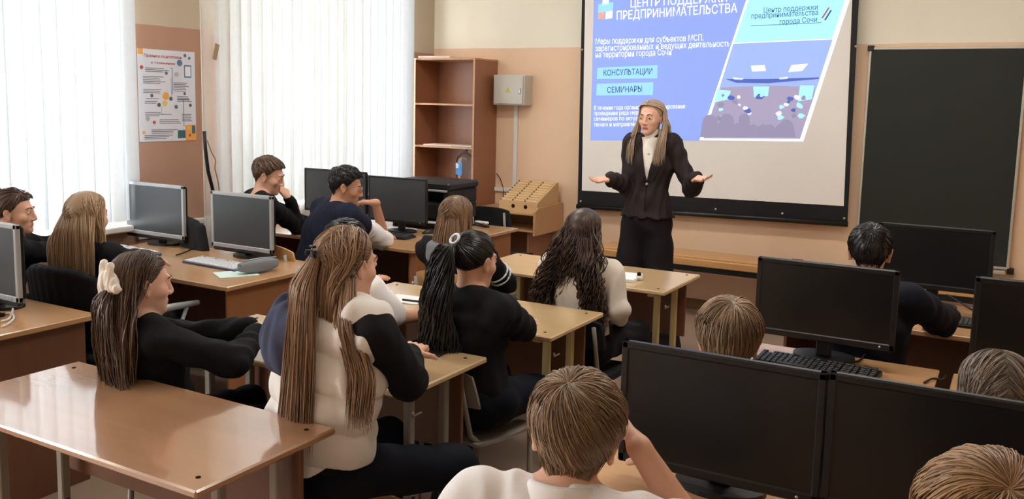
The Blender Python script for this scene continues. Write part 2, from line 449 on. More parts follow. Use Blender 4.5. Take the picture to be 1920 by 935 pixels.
# ------------------------------------------------------------------ projection screen with its slide
YS = YF - .09
def S(u, v, dy=0.0): return px(u, v, YS - dy)


def quad(pts, name, m, parent, dy, th=.0008, org=None):
    P = [S(u, v, dy) for u, v in pts]; return MB().prism(P, (0, th, 0)).build(name, m, parent, org)


so = S(1340, 400); scr = thing('projector_screen', 'white pull-down projector screen with black border and a blue slide on it', 'projector screen', so)
outer = [(1083, 383), (1589, 416), (1616, -110), (1094, -130)]
quad(outer, 'screen_border', M_blackfab, scr, 0, .004, so)
quad([(1091, 357), (1582, 386), (1602, -100), (1099, -120)], 'screen_fabric', M_screenfab, scr, .002, .002, so)
a, b = S(1082, 384, 0), S(1590, 417, 0); MB().tube([a + [0, .0, -.012], b + [0, 0, -.012]], .022, 12).build('bottom_bar', M_blackgl, scr, so)
a, b = S(1092, -135, 0), S(1618, -115, 0); MB().box((a[0], YF - .13, a[2] - .02), (b[0], YF, a[2] + .11), .02).build('roller_housing', M_white, scr, so)
for u, v in ((1089, 377), (1342, 392), (1467, 400), (1583, 409), (1605, 87), (1092, 93)):
    p = S(u, v, .004); MB().lathe([(.009, 0), (.009, .004), (.004, .007)], p, 10, rotx(math.pi / 2)).build('rivet', M_alu, scr, so)


def smat(name, r, g, b, k=1.0):
    c = srgb(r, g, b); return mat('slide_' + name, tuple(x * .55 for x in c[:3]) + (1,), .9, .05, emit=(c, SLIDE * k))


S_blue = smat('blue', 138, 158, 226); S_cyan = smat('cyan', 165, 226, 248); S_white = smat('white', 240, 244, 255); S_pale = smat('pale_blue', 150, 205, 250)
S_ink = smat('dark_blue_ink', 60, 84, 150, .5); S_navy = smat('blue_ink', 70, 120, 170, .6); S_red = smat('red_mark', 176, 92, 92, .6)
S_tan = smat('dim_people', 152, 146, 176, .8); S_ceil2 = smat('hall_ceiling', 150, 172, 236); S_floorp = smat('hall_audience', 168, 160, 190, .8); S_or = smat('pale_orange', 225, 170, 160, .8); S_dk = smat('hall_shadow', 92, 112, 196, .7)
slide = quad([(1107, 263), (1504, 264), (1596, -14), (1620, -90), (1116, -110)], 'slide', S_blue, scr, .0035, .0006, so)


def sl(pts, name, m, d=1): return quad(pts, name, m, slide, .0035 + .0007 * d, .0005, so)


def lerp(a, b, t): return (a[0] + (b[0] - a[0]) * t, a[1] + (b[1] - a[1]) * t)


# the slanted right-hand block: white edge, cyan head with logo, photograph of a hall
sl([(1311, 263), (1506, 265), (1598, -14), (1618, -70), (1425, -80), (1399, 0)], 'white_slant', S_white, .5)
sl([(1376, 80), (1560, 72), (1594, -30), (1606, -70), (1432, -78), (1405, -4)], 'logo_panel', S_cyan, 1)
sl([(1319, 259), (1500, 260), (1561, 74), (1375, 82)], 'hall_photograph', S_ceil2, 1)
sl([(1337, 205), (1330, 225), (1319, 259), (1500, 260), (1527, 176), (1528, 163), (1440, 160), (1352, 164)], 'hall_audience', S_floorp, 2)
sl([(1360, 148), (1380, 155), (1440, 156), (1510, 150), (1535, 148), (1536, 145), (1440, 148)], 'hall_cornice', S_dk, 3)
for q in ([(1408, 123), (1434, 122), (1436, 133), (1410, 134)], [(1484, 122), (1516, 119), (1504, 133), (1478, 135)], [(1374, 145), (1394, 147), (1392, 150), (1376, 149)], [(1460, 146), (1478, 144), (1476, 148), (1462, 149)]):
    sl(q, 'hall_lamp', S_white, 3)
for q in ([(1344, 168), (1370, 170), (1366, 186), (1340, 192)], [(1500, 160), (1527, 160), (1522, 186), (1496, 190)], [(1412, 162), (1442, 162), (1440, 180), (1414, 182)]):
    sl(q, 'hall_window', S_cyan, 3)
rr = random.Random(4)
for i in range(34):
    u = rr.uniform(1345, 1515); v = rr.uniform(176, 225); k = rr.uniform(3, 7); q = [(u + k * math.cos(t) * rr.uniform(.6, 1.3), v + k * .8 * math.sin(t) * rr.uniform(.6, 1.3)) for t in np.linspace(0, 6.28, 7)[:-1]]
    sl(q, 'audience_patch', (S_white, S_cyan, S_dk, S_tan)[i % 4], 4 + .02 * i)
for i in range(11):
    u = 1334 + i * 16 + rr.uniform(-4, 4); k = rr.uniform(9, 14); v = 236 + rr.uniform(-14, 8)
    q = [(u + k * math.cos(t), max(v - k * math.sin(t), 0)) for t in np.linspace(0, math.pi, 7)]; q = q + [(u - k * 1.3, 257), (u + k * 1.3, 257)]
    if u < 1490: sl(q, 'audience_head', S_tan, 5 + .02 * i)
sl([(1120, 127), (1233, 122), (1232, 147), (1119, 148)], 'caption_plate', S_pale, 1)
sl([(1119, 157), (1225, 154), (1224, 178), (1118, 179)], 'caption_plate', S_pale, 1)
for q, m in (([(1122, 8), (1150, 4), (1149, 20), (1121, 24)], S_pale), ([(1122, 24), (1134, 22), (1133, 36), (1121, 36)], S_or), ([(1136, 22), (1149, 20), (1148, 34), (1135, 36)], S_white), ([(1130, 0), (1142, -2), (1141, 8), (1129, 10)], S_white)):
    sl(q, 'emblem', m, 1)


def stext(body, u0, v0, u1, v1, h, m, bold=.0, name='lettering', d=2):
    p, q = S(u0, v0, .0035 + .0007 * d), S(u1, v1, .0035 + .0007 * d); w_ = np.linalg.norm(q - p); ex = (q - p) / w_; ez = np.array([-ex[2], 0, ex[0]])
    hh = np.linalg.norm(S(u0, v0) - S(u0, v0 - h)) / .72
    return text_mesh(body, hh, m, p - np.array(so), ex, ez, 0.0, slide, name, 'LEFT', bold, fit=w_)


stext('ЦЕНТР ПОДДЕРЖКИ', 1181, 14, 1362, 3, 15, S_white, .012)
stext('ПРЕДПРИНИМАТЕЛЬСТВА', 1155, 37, 1381, 23, 16, S_white, .012)
stext('Меры поддержки для субъектов МСП,', 1116, 83, 1318, 76, 11, S_white, .005)
stext('зарегистрированных и ведущих деятельность', 1116, 96, 1367, 87, 11, S_white, .005)
stext('на территории города Сочи', 1116, 108, 1258, 103, 11, S_white, .005)
stext('КОНСУЛЬТАЦИИ', 1131, 142, 1222, 139, 11, S_ink, .004)
stext('СЕМИНАРЫ', 1138, 174, 1203, 172, 11, S_ink, .004)
stext('В течение года организовано формирование', 1113, 206, 1284, 203, 8, S_white, .004)
stext('проведение ряда мероприятий и', 1113, 216, 1240, 214, 8, S_white, .004)
stext('семинаров по актуальным', 1113, 226, 1222, 225, 8, S_white, .004)
stext('темам и направлениям', 1113, 237, 1212, 236, 8, S_white, .004)
stext('Центр поддержки', 1431, 24, 1532, 18, 10, S_navy, .003)
stext('предпринимательства', 1408, 35, 1533, 28, 10, S_navy, .003)
stext('города Сочи', 1461, 46, 1531, 41, 10, S_navy, .003)
sl([(1540, 34), (1553, 14), (1556, 14), (1543, 34)], 'logo_stroke', S_red, 2); sl([(1545, 38), (1557, 19), (1560, 19), (1548, 38)], 'logo_stroke', S_ink, 2)
sl([(1408, 48), (1540, 42), (1540, 43), (1408, 49)], 'logo_rule', S_navy, 2)

# ------------------------------------------------------------------ chalkboard panel
co = px(1755, 300, YF - .03); cb = thing('chalkboard', 'dark green chalkboard panel with pale aluminium frame right of the projector screen', 'chalkboard', co)
x0, x1, z0, z1 = -1.026, .012, .600, 2.172
MB().box((x0 + .008, YF - .045, z0 + .008), (x1 - .008, YF - .012, z1 - .008)).build('board_surface', M_board, cb, co)
for lo, hi in (((x0, z0), (x0 + .018, z1)), ((x1 - .018, z0), (x1, z1))): MB().box((lo[0], YF - .052, lo[1]), (hi[0], YF, hi[1]), .003).build('frame_rail', M_alu, cb, co)
for lo, hi in (((x0, z0), (x1, z0 + .018)), ((x0, z1 - .02), (x1, z1))): MB().box((lo[0], YF - .054, lo[1]), (hi[0], YF, hi[1]), .003).build('frame_rail', M_alu, cb, co)
for x, z in ((x0, z1), (x1, z0), (x0, z0)): MB().box((x - .012, YF - .058, z - .03), (x + .032, YF, z + .012), .004).build('corner_cap', M_blackp, cb, co)
MB().box((x1 - .35, YF - .11, z0 - .03), (x1 - .02, YF - .02, z0 - .005), .004).build('chalk_tray', M_alu, cb, co)

# ------------------------------------------------------------------ pupils' desks in the middle
ZT = .75


def school_desk(label, xl, xr, yf, yb, m_top, m_leg, group=None, back_inset=.08):
    """yf = pupil's side, yb = far side with the modesty panel"""
    c = np.array([(xl + xr) / 2, (yf + yb) / 2, 0]); t = thing('school_desk', label, 'desk', c, 0, group)
    MB().box((xl, yf, ZT - .022), (xr, yb, ZT), .005).build('desk_top', m_top, t, c)
    MB().box((xl + .05, yb - back_inset - .018, .40), (xr - .05, yb - back_inset, ZT - .03), .003).build('modesty_panel', M_panel, t, c)
    for sx, x in ((1, xl + .10), (-1, xr - .10)):
        for y in (yf + .16, yb - .14):
            m = MB().box((x - .0155, y - .0155, .30), (x + .0155, y + .0155, ZT - .022), .004).box((x - .012, y - .012, .03), (x + .012, y + .012, .34), .003)
            l = m.build('leg', m_leg, t, c)
            MB().tube([(x - .026, y, .315), (x + .026, y, .315)], .006, 8).build('locking_bolt', M_blackp, l, c)
        MB().box((x - .02, yf + .03, 0), (x + .02, yb - .03, .03), .008).build('foot_bar', m_leg, t, c)
        MB().box((x - .02, yf + .06, ZT - .05), (x + .02, yb - .05, ZT - .022), .003).build('side_rail', m_leg, t, c)
    for x in (xl + .06, xr - .06):
        for y in (yf + .06, yb - .06): MB().lathe([(.007, 0), (.007, .0015), (.003, .0022)], (x - c[0], y - c[1], ZT), 10).build('screw_cap', M_darkhole, t)
    MB().tube([(xr - .02, yf + .12, ZT - .10), (xr - .02, yf + .07, ZT - .10), (xr - .02, yf + .07, ZT - .085)], .004, 6).build('bag_hook', M_chrome, t, c)
    return t


d1 = school_desk('pale birch school desk at the front, nearest the standing woman', -2.722, -1.518, 4.29, 4.87, M_birch, M_creamtube)
d2 = school_desk('pale birch school desk with cream legs behind the curly-haired girl', -2.797, -1.597, 3.16, 3.69, M_birch, M_creamtube)
d3 = school_desk('pale birch school desk with grey legs behind the girl with the black ponytail', -2.86, -1.668, 2.26, 2.775, M_birch, M_greytube)
d4 = school_desk('empty glossy school desk in the foreground at lower left', -2.85, -1.658, 1.403, 1.912, M_beech, M_greytube)


# ------------------------------------------------------------------ computer desks
def computer_desk(label, xl, xr, yf, yb, m_top, panel=M_panel, ends='both'):
    c = np.array([(xl + xr) / 2, (yf + yb) / 2, 0]); t = thing('computer_desk', label, 'desk', c)
    MB().box((xl, yf, ZT - .025), (xr, yb, ZT), .004).build('desk_top', m_top, t, c)
    for x in (xl + .05, xr - .066): MB().box((x, yf + .05, 0), (x + .016, yb - .03, ZT - .025), .002).build('end_panel', M_orangepanel if panel is None else panel, t, c)
    MB().box((xl + .066, yb - .12, .25), (xr - .066, yb - .104, ZT - .025), .002).build('back_panel', M_panel, t, c)
    e = .8 * (yf + .05) + .2 * yb
    MB().lathe([(.010, 0), (.010, .004), (.005, .007)], (xr - .05, yf + .075, .52), 10, roty(math.pi / 2)).build('screw_cap', M_white, t, c)
    return t


M_matte = wood('matte_beech_laminate', srgb(206, 160, 114), .5, .12, coat=0)
M_matte.node_tree.nodes['Principled BSDF'].inputs['Specular IOR Level'].default_value = .2
M_orangepanel = wood('orange_beech_panel', srgb(160, 106, 68), .4, .12, (24, 24, 3), .1)
dA = computer_desk('computer desk at the left edge of the photo with a broad dark end panel', -4.55, -3.408, 1.62, 2.385, M_orange)
dB = computer_desk('computer desk carrying two silver monitors and the grey pencil case', -4.84, -3.385, 3.085, 3.86, M_orange, None)
dC = computer_desk('computer desk by the curtained window where two boys rest their heads', -4.84, -3.31, 4.549, 5.30, M_orange, None)
dD = computer_desk('computer desk holding the black printer in front of the bookcase', -4.6, -3.265, 5.315, 5.858, M_orange, None)
dE = computer_desk('right-hand computer desk under the middle black monitor', -.93, -.187, 2.95, 3.58, M_orange)
dE2 = computer_desk('computer desk at the right edge beside the girl with parted hair', -.14, .90, 2.95, 3.565, M_orange)
dF = computer_desk('nearest right-hand computer desk in front of the boy in the white shirt', -1.02, -.187, 1.62, 2.27, M_matte)
dF2 = computer_desk('computer desk in the lower right corner under the nearest right monitor', -.175, .75, 1.62, 2.27, M_orange)
dG = computer_desk('front right computer desk below the chalkboard', -.95, .30, 4.19, 4.86, M_orange)


# ------------------------------------------------------------------ monitors
def monitor(label, cx, y, zc, w, h, style, rz=0, group=None):
    """screen faces -y; (cx, y, zc) is the centre of the front face"""
    t = thing('monitor', label, 'monitor', (cx, y, ZT), rz, group)
    fr = {'silver': M_silver, 'black': M_blackgl, 'thin': M_blackgl}[style]; b = {'silver': .022, 'black': .020, 'thin': .012}[style]; bb = {'silver': .026, 'black': .026, 'thin': .022}[style]
    z0, z1 = zc - h / 2 - ZT, zc + h / 2 - ZT
    m = MB(); m.box((-w / 2, 0, z0), (-w / 2 + b, .022, z1), .004).box((w / 2 - b, 0, z0), (w / 2, .022, z1), .004).box((-w / 2, 0, z1 - b), (w / 2, .022, z1), .004).box((-w / 2, 0, z0), (w / 2, .022, z0 + bb), .004)
    m.build('bezel', fr, t)
    MB().box((-w / 2 + b - .002, .004, z0 + bb - .002), (w / 2 - b + .002, .012, z1 - b + .002)).build('screen', M_screenl if style in ('silver', 'thin') else M_screen, t)
    MB().box((-w / 2 + .004, .02, z0 + .006), (w / 2 - .004, .045, z1 - .006), .012).box((-w * .3, .04, z0 + .05), (w * .3, .065, z1 - .06), .015).build('rear_cover', M_blackp, t)
    s = MB().box((-.028, .055, .012), (.028, .08, (z0 + z1) / 2), .005); s.build('stand_neck', M_blackp, t)
    P = [(.115 * math.cos(a) * (1 if abs(math.cos(a)) < .9 else 1), .075 + .085 * math.sin(a), 0) for a in np.linspace(0, 2 * math.pi, 24, endpoint=False)]
    MB().prism(P, (0, 0, .014)).build('stand_base', M_blackp, t)
    MB().lathe([(.004, 0), (.004, .002)], (w / 2 - .05, 0, z0 + bb / 2), 8, rotx(math.pi / 2)).build('power_button', M_chrome, t)
    if style == 'silver':
        MB().box((-w / 2 + .01, .004, z0 - .022), (w / 2 - .01, .03, z0 + .004), .008).build('speaker_bar', M_blackp, t)
    return t


def monpx(label, tl, tr, y, h, style, rz=0, zoff=0):
    a, b = px(*tl, y), px(*tr, y); zc = (a[2] + b[2]) / 2 - h / 2
    return monitor(label, (a[0] + b[0]) / 2, y, zc + zoff, abs(b[0] - a[0]), h, style, rz)


monpx('silver-framed monitor standing nearest the window on the second left desk', (231, 338), (343, 349), 3.70, .335, 'silver')
monpx('silver-framed monitor behind the grey pencil case', (394, 356), (509, 369), 3.70, .335, 'silver')
p = px(47, 420, 2.2); monitor('silver-framed monitor cut off by the left edge of the photo', p[0] - .26, 2.16, p[2] - .168, .51, .335, 'silver')
monpx('black widescreen monitor behind the boy in navy, nearest the printer', (690, 328), (799, 337), 5.08, .325, 'thin')
monpx('black monitor partly hidden behind the boy in navy, nearest the window', (570, 315), (686, 322), 5.08, .325, 'thin')
monpx('black monitor in front of the boy in the white shirt, left of the two nearest', (1166, 640), (1552, 698), 2.05, .318, 'black')
p = px(1553.5, 699, 2.05); monitor('large black monitor at lower right, right of the two nearest', p[0] + .253, 2.05, p[2] - .157, .506, .318, 'black')
monpx('middle black monitor on the right with a keyboard under it', (1421, 482), (1688, 507), 3.42, .30, 'black')
p = px(1829, 519, 3.42); monitor('black monitor cut off by the right edge of the photo', p[0] + .255, 3.42, p[2] - .158, .51, .32, 'black')
monpx('black monitor in front of the chalkboard before the dark-haired boy', (1649, 417), (1869, 432), 4.67, .31, 'black')


# ------------------------------------------------------------------ keyboards, mice
def keyboard(label, c, w, rz, dark=False):
    t = thing('keyboard', label, 'keyboard', (c[0], c[1], ZT), rz); d = .145
    MB().prism([(-w / 2, -d / 2, 0), (w / 2, -d / 2, 0), (w / 2, -d / 2, .012), (-w / 2, -d / 2, .012)], (0, .001, 0)).box((-w / 2, -d / 2, 0), (w / 2, d / 2, .014), .004).build('tray', M_blackp if dark else M_keyb, t)
    m = MB()
    for r_ in range(6):
        y = -d / 2 + .014 + r_ * .0205 + (.004 if r_ == 5 else 0); z = .014 + .0012 * r_
        n = 21; kw = (w - .02) / n
        k = 0
        while k < n:
            span = 1
            if r_ == 0 and k == 4: span = 6
            if k in (15, 18) and w > .38: m_gap = .003
            else: m_gap = 0
            x0 = -w / 2 + .01 + k * kw + m_gap
            if not (r_ == 5 and k in (1, 6, 11)): m.box((x0 + .001, y - .0085, z - .003), (x0 + kw * span - .0015, y + .0085, z + .007), .002)
            k += span
    m.build('keys', M_dkeys if dark else M_keys, t); return t


keyboard('pale keyboard before the silver monitor nearest the window', (-4.60, 3.44), .44, math.radians(-4))
keyboard('pale keyboard on the second left desk beside the grey pencil case', (-3.86, 3.46), .44, math.radians(-3))
keyboard('dark keyboard at the boy in navy\'s elbow under the black monitor', (-3.80, 4.90), .42, math.radians(6), True)
keyboard('black keyboard on the right-hand desk behind the brown-haired boy', (-.585, 3.33), .44, math.radians(-3), True)
keyboard('grey-black keyboard below the chalkboard monitor', (-.20, 4.43), .44, math.radians(-2), True)
keyboard('black keyboard in front of the boy in the white shirt', (-.77, 1.76), .42, 0, True)
p = pz(8, 588, ZT); keyboard('dark keyboard at the left edge of the photo beside white cables', (p[0] - .16, p[1] - .10), .42, math.radians(2), True)


def mouse(label, c, rz=0):
    t = thing('computer_mouse', label, 'mouse', (c[0], c[1], ZT), rz); P = []
    for i in range(9):
        u = i / 8; w = .031 * math.sin(math.pi * (.08 + .84 * u)) ** .5; h = .034 * math.sin(math.pi * (.06 + .80 * u)) ** .8
        P.append([(w * math.cos(a), -.055 + .11 * u, max(0, h * math.sin(a))) for a in np.linspace(0, math.pi, 9)])
    m = MB(); m.grid(P); m.box((-.024, -.045, 0), (.024, .045, .006), .002); m.build('shell', M_blackp, t)
    MB().tube([(-.004, .025, .031), (.004, .025, .031)], .006, 8).build('scroll_wheel', M_darkhole, t); return t


mouse('black computer mouse right of the keyboard near the printer', pz(805, 437, ZT), -.3)


# ------------------------------------------------------------------ small things on the desks
def sheet(name, label, cat, c, w, d, rz, th, m, z=ZT):
    o = MB().box((-w / 2, -d / 2, 0), (w / 2, d / 2, th), min(.002, th * .4)).build(name, m); o.location = (c[0], c[1], z); o.rotation_euler = (0, 0, rz); return tag(o, label, cat)


M_mint = mat('pale_mint_paper', srgb(206, 226, 220), .7, .2, noise=((9, 9, 9), .03))
c = pz(438, 513, ZT); sheet('notebook', 'thin pale mint exercise book under the grey pencil case', 'notebook', (c[0] + .02, c[1]), .17, .21, -.5, .004, M_mint)
a, b = pz(447, 518, ZT), pz(511, 508, ZT); c = (a + b) / 2; ang = math.atan2(b[1] - a[1], b[0] - a[0])
pc = thing('pencil_case', 'grey zipped fabric pencil case lying at the corner of the second left desk', 'pencil case', (c[0] - .01, c[1] + .03, ZT + .004), ang)
P = []; L = np.linalg.norm(b - a) + .02
for i in range(13):
    u = i / 12; k = min(1, math.sin(math.pi * min(max(u, .03), .97)) ** .25); P.append([(-L / 2 + L * u, .036 * k * np.sign(math.cos(q)) * abs(math.cos(q)) ** .6, .038 + .038 * k * np.sign(math.sin(q)) * abs(math.sin(q)) ** .55) for q in np.linspace(0, 2 * math.pi, 20, endpoint=False)])
m = MB(); m.grid(P, closed_u=True); m.add(P[0], [tuple(range(20))]); m.add(P[-1], [tuple(reversed(range(20)))])
M_case_f = mat('grey_canvas', srgb(128, 134, 142), .85, .2, noise=((60, 60, 60), .08), bump=(250, .2)); m.build('pouch', M_case_f, pc)
MB().tube([(-L / 2 + .01, -.01, .072), (0, -.012, .078), (L / 2 - .01, -.01, .072)], .0035, 6).build('zip', M_silver, pc)
c = pz(1172, 522, ZT); sheet('notepad', 'small white notepad on the front desk beside the curly-haired girl', 'notepad', c, .15, .20, .12, .018, M_paper)
c = pz(1198, 524, ZT); er = thing('sharpener', 'tiny pale and dark pencil sharpener beside the white notepad', 'sharpener', (c[0], c[1], ZT), .4)
MB().box((-.02, -.03, 0), (.02, .03, .02), .005).build('body', M_offwhite, er); MB().lathe([(.011, .02), (.011, .035), (.006, .04)], (0, .012, 0), 10).build('knob', M_darkhole, er)
c = pz(762, 562, ZT); sheet('exercise_book', 'white exercise book beside the black-ponytail girl on the second desk', 'notebook', (c[0], c[1]), .19, .15, .1, .006, M_paper)
pen = MB().tube([(-.07, 0, .005), (.06, 0, .005), (.07, 0, .004)], [.0045, .0045, .001], 8).build('pen', M_blackp); c = pz(772, 566, ZT); pen.location = (c[0] + .03, c[1] - .01, ZT + .006); pen.rotation_euler = (0, 0, .15); tag(pen, 'dark pen lying on the white exercise book', 'pen')
c = pz(722, 651, ZT)
c = pz(818, 656, ZT); sheet('smartphone', 'black smartphone lying at the far edge of the third desk', 'phone', (c[0] - .01, c[1] - .05), .145, .072, .15, .009, M_blackgl)
c = pz(903, 424, ZT); st = thing('stapler', 'black and white stapler on the printer desk beside the charcoal chair', 'stapler', (c[0], c[1], ZT), -.5)
MB().box((-.09, -.02, 0), (.09, .02, .014), .004).build('base', M_blackp, st); MB().box((-.085, -.018, .02), (.09, .018, .04), .008, rot=roty(-.06)).build('arm', M_white, st); MB().box((-.09, -.016, .012), (-.06, .016, .032), .003).build('hinge', M_blackp, st)

# printer
pa = px(800, 330, 5.50); pr = thing('printer', 'black multifunction printer behind the widescreen monitor near the bookcase', 'printer', (pa[0] + .02, 5.58, ZT))
MB().box((-.26, -.20, .07), (.26, .20, .20), .015).box((-.26, -.02, .19), (.26, .20, .30), .012).box((-.26, -.20, .19), (-.20, .0, .30), .01).box((.21, -.20, .19), (.26, .0, .30), .01).build('body', M_blackp, pr)
MB().box((-.27, -.21, .30), (.27, .21, .355), .015).build('scanner_lid', M_blackgl, pr)
MB().box((-.25, -.215, .285), (.25, -.19, .300), .003).build('lid_rim', M_silver, pr)
MB().box((-.20, -.19, .195), (.20, -.02, .203), .002).build('output_tray', M_blackgl, pr)
MB().box((-.24, -.215, .012), (.24, .18, .068), .008).build('paper_drawer', M_blackp, pr); MB().box((-.22, -.24, .05), (.22, -.05, .062), .002).build('paper_stack', M_paper, pr)
MB().lathe([(.008, 0), (.008, .004)], (-.04, -.2, .145), 10, rotx(math.pi / 2)).build('power_button', M_white, pr)
MB().box((-.25, -.2, 0), (.25, .2, .013), .003).build('foot', M_blackp, pr)
sheet('paper_stack', 'white sheets lying on the desk in front of the black printer', 'paper', (pz(778, 424, ZT)[0] + .02, 5.22), .24, .11, .05, .012, M_paper)

# cables
def cable(name, label, pts, r, m, cat='cable'):
    P = [np.array(p, float) for p in pts]; out = []
    for i in range(len(P) - 1):
        p0, p1, p2, p3 = P[max(i - 1, 0)], P[i], P[i + 1], P[min(i + 2, len(P) - 1)]
        for k in range(6):
            t = k / 6; out.append(.5 * (2 * p1 + (p2 - p0) * t + (2 * p0 - 5 * p1 + 4 * p2 - p3) * t * t + (3 * p1 - p0 - 3 * p2 + p3) * t ** 3))
    out.append(P[-1]); return tag(MB().tube(out, r, 6).build(name, m), label, cat)


zc = ZT + .006
for k, q in enumerate([[(4, 612), (15, 607), (26, 596), (22, 588), (10, 588)], [(2, 572), (16, 566), (24, 578), (18, 596), (3, 602)]]):
    cable('cable', ('white cable looping at the left edge of the photo, front loop', 'white cable looping at the left edge of the photo, behind the front loop')[k], [pz(u, v, zc) for u, v in q], .005, M_wcable)
cable('cable', 'thin dark cable lying between the two silver monitors', [pz(u, v, zc) for u, v in ((330, 478), (340, 475), (352, 470), (372, 462))], .004, M_cable)
cable('cable', 'black cable on the right-hand desk under the middle black monitor', [pz(u, v, zc) for u, v in ((1570, 666), (1590, 676), (1610, 676), (1622, 664))], .004, M_cable)
cable('cable', 'black cable end curling over the right corner of the right-hand desk', [pz(u, v, zc) for u, v in ((1733, 717), (1741, 712), (1752, 709))] + [pz(1760, 700, .74) + [.012, 0, -.02], pz(1760, 700, .60) + [.03, 0, 0]], .004, M_cable)
cable('cable', 'black cable below the chalkboard monitor on the front right desk', [pz(u, v, zc) for u, v in ((1775, 552), (1790, 560), (1806, 570), (1822, 580))], .004, M_cable)
cable('cable', 'black cable beside the stand of the nearest left black monitor', [pz(u, v, zc) for u, v in ((1364, 918), (1380, 924), (1400, 925), (1412, 918))], .004, M_cable)

# ------------------------------------------------------------------ bookcase with its load
fy = 6.80; a, b = px(776.6, 107, fy), px(891, 109.5, fy); bx0, bx1, bz = a[0], b[0], 2.09
bo = np.array([(bx0 + bx1) / 2, fy + .2, 0]); bc = thing('bookcase', 'tall open beech bookcase standing in the corner beside the window', 'bookcase', bo)
for x in (bx0, bx1 - .018): MB().box((x, fy, 0), (x + .018, YF - .002, bz), .002).build('side_panel', M_case, bc, bo)
M_edgel = wood('pale_edge_band', srgb(190, 140, 100), .4, .08, coat=.1)
for x in (bx0, bx1 - .018): MB().box((x, fy - .002, 0), (x + .018, fy + .001, bz)).build('edge_band', M_edgel, bc, bo)
MB().box((bx0 + .018, YF - .02, .05), (bx1 - .018, YF - .012, bz - .02)).build('back_panel', M_case, bc, bo)
zs = [px(834, 194, fy)[2], px(834, 274, fy)[2], px(870, 352, fy)[2]]
for z in zs + [.45, .06]: MB().box((bx0 + .018, fy, z - .018), (bx1 - .018, YF - .02, z), .002).build('shelf', M_edgel, bc, bo)
MB().box((bx0 - .004, fy - .004, bz - .018), (bx1 + .004, YF - .002, bz), .002).build('top_panel', M_edgel, bc, bo)
for x in (0, 1):
    xa = bx0 + .02 + x * (bx1 - bx0 - .04) / 2; d = MB().box((xa, fy - .016, .08), (xa + (bx1 - bx0 - .044) / 2, fy, zs[2] - .02), .002).build('door', M_case, bc, bo)
    MB().tube([(xa + (.28 if x == 0 else .03), fy - .03, .55), (xa + (.28 if x == 0 else .03), fy - .03, .65)], .005, 8).build('handle', M_chrome, d, bo)
p = px(812, 105, fy); M_pinkp = mat('pinkish_paper', srgb(232, 212, 206), .8, .2, noise=((9, 9, 9), .03))
sheet('paper_stack', 'thin stack of papers lying on top of the bookcase', 'paper', (p[0] - .02, fy + .15), .34, .24, .06, .02, M_pinkp, bz)
sheet('paper_stack', 'papers lying on the middle shelf of the bookcase, left of the thin book', 'paper', (bx0 + .25, fy + .12), .30, .21, .1, .012, M_pinkp, zs[1])
sheet('book', 'thin pale book on the middle shelf of the bookcase, above the water bottle', 'book', (bx1 - .15, fy + .11), .21, .16, 0, .014, M_offwhite, zs[1])
M_pet = bpy.data.materials.new('clear_plastic'); M_pet.use_nodes = True; nt = M_pet.node_tree; nt.nodes.remove(nt.nodes['Principled BSDF'])
_t = nt.nodes.new('ShaderNodeBsdfTransparent'); _t.inputs[0].default_value = (.86, .88, .90, 1); _g = nt.nodes.new('ShaderNodeBsdfGlossy'); _g.inputs[1].default_value = .08; _f = nt.nodes.new('ShaderNodeLayerWeight'); _f.inputs[0].default_value = .35; _m = nt.nodes.new('ShaderNodeMixShader')
nt.links.new(_f.outputs[1], _m.inputs[0]); nt.links.new(_t.outputs[0], _m.inputs[1]); nt.links.new(_g.outputs[0], _m.inputs[2]); nt.links.new(_m.outputs[0], nt.nodes['Material Output'].inputs[0])
bt = thing('water_bottle', 'large clear plastic water bottle with blue label on the lower bookcase shelf', 'bottle', (bx1 - .17, fy + .13, zs[2])); bt.scale = (.86, .86, .86)
prof = [(.02, 0), (.098, .004), (.10, .02)]
for i in range(9): prof += [(.10, .03 + i * .026), (.095, .043 + i * .026)]
prof += [(.10, .27), (.085, .32), (.05, .355), (.026, .37), (.024, .395)]
MB().lathe(prof, (0, 0, 0), 24).build('bottle_body', M_pet, bt); MB().lathe([(.028, .385), (.028, .41), (.02, .414)], (0, 0, 0), 16).build('cap', mat('blue_cap', srgb(90, 130, 190), .4), bt)
lab = MB(); lab.grid([[(.1015 * math.cos(a), .1015 * math.sin(a), z) for a in np.linspace(-2.9, -1.35, 12)] for z in (.13, .16, .21, .26)]); lab.build('label', mat('blue_label', srgb(80, 150, 215), .5, noise=((14, 14, 14), .35)), bt)
lab = MB(); lab.grid([[(.1022 * math.cos(a), .1022 * math.sin(a), z) for a in np.linspace(-2.8, -1.8, 10)] for z in (.20, .25)]); lab.build('label_patch', M_paper, bt)

# electrical cabinet, trunking, cable
a, b = px(925, 140, YF - .16), px(982, 198, YF - .16); ec = np.array([(a[0] + b[0]) / 2, YF - .08, (a[2] + b[2]) / 2])
eb = thing('electrical_cabinet', 'pale grey electrical cabinet with a warning sticker on the wall beside the bookcase', 'electrical cabinet', ec)
MB().box((a[0], YF - .155, b[2]), (b[0], YF, a[2]), .006).build('housing', M_boxmetal, eb, ec)
dr = MB().box((a[0] + .012, YF - .168, b[2] + .012), (b[0] - .012, YF - .156, a[2] - .012), .004).build('door', M_boxmetal, eb, ec)
wx = (b[0] - a[0]); mx_ = (a[0] + b[0]) / 2; mz = (a[2] + b[2]) / 2
MB().prism([(mx_ - .028, YF - .169, mz - .02), (mx_ + .028, YF - .169, mz - .02), (mx_, YF - .169, mz + .03)], (0, -.001, 0)).build('warning_sticker', mat('yellow_sticker', srgb(196, 196, 90), .6), dr, ec)
MB().box((b[0] - .05, YF - .180, mz - .035), (b[0] - .03, YF - .168, mz + .02), .004).build('lock', M_chrome, dr, ec)
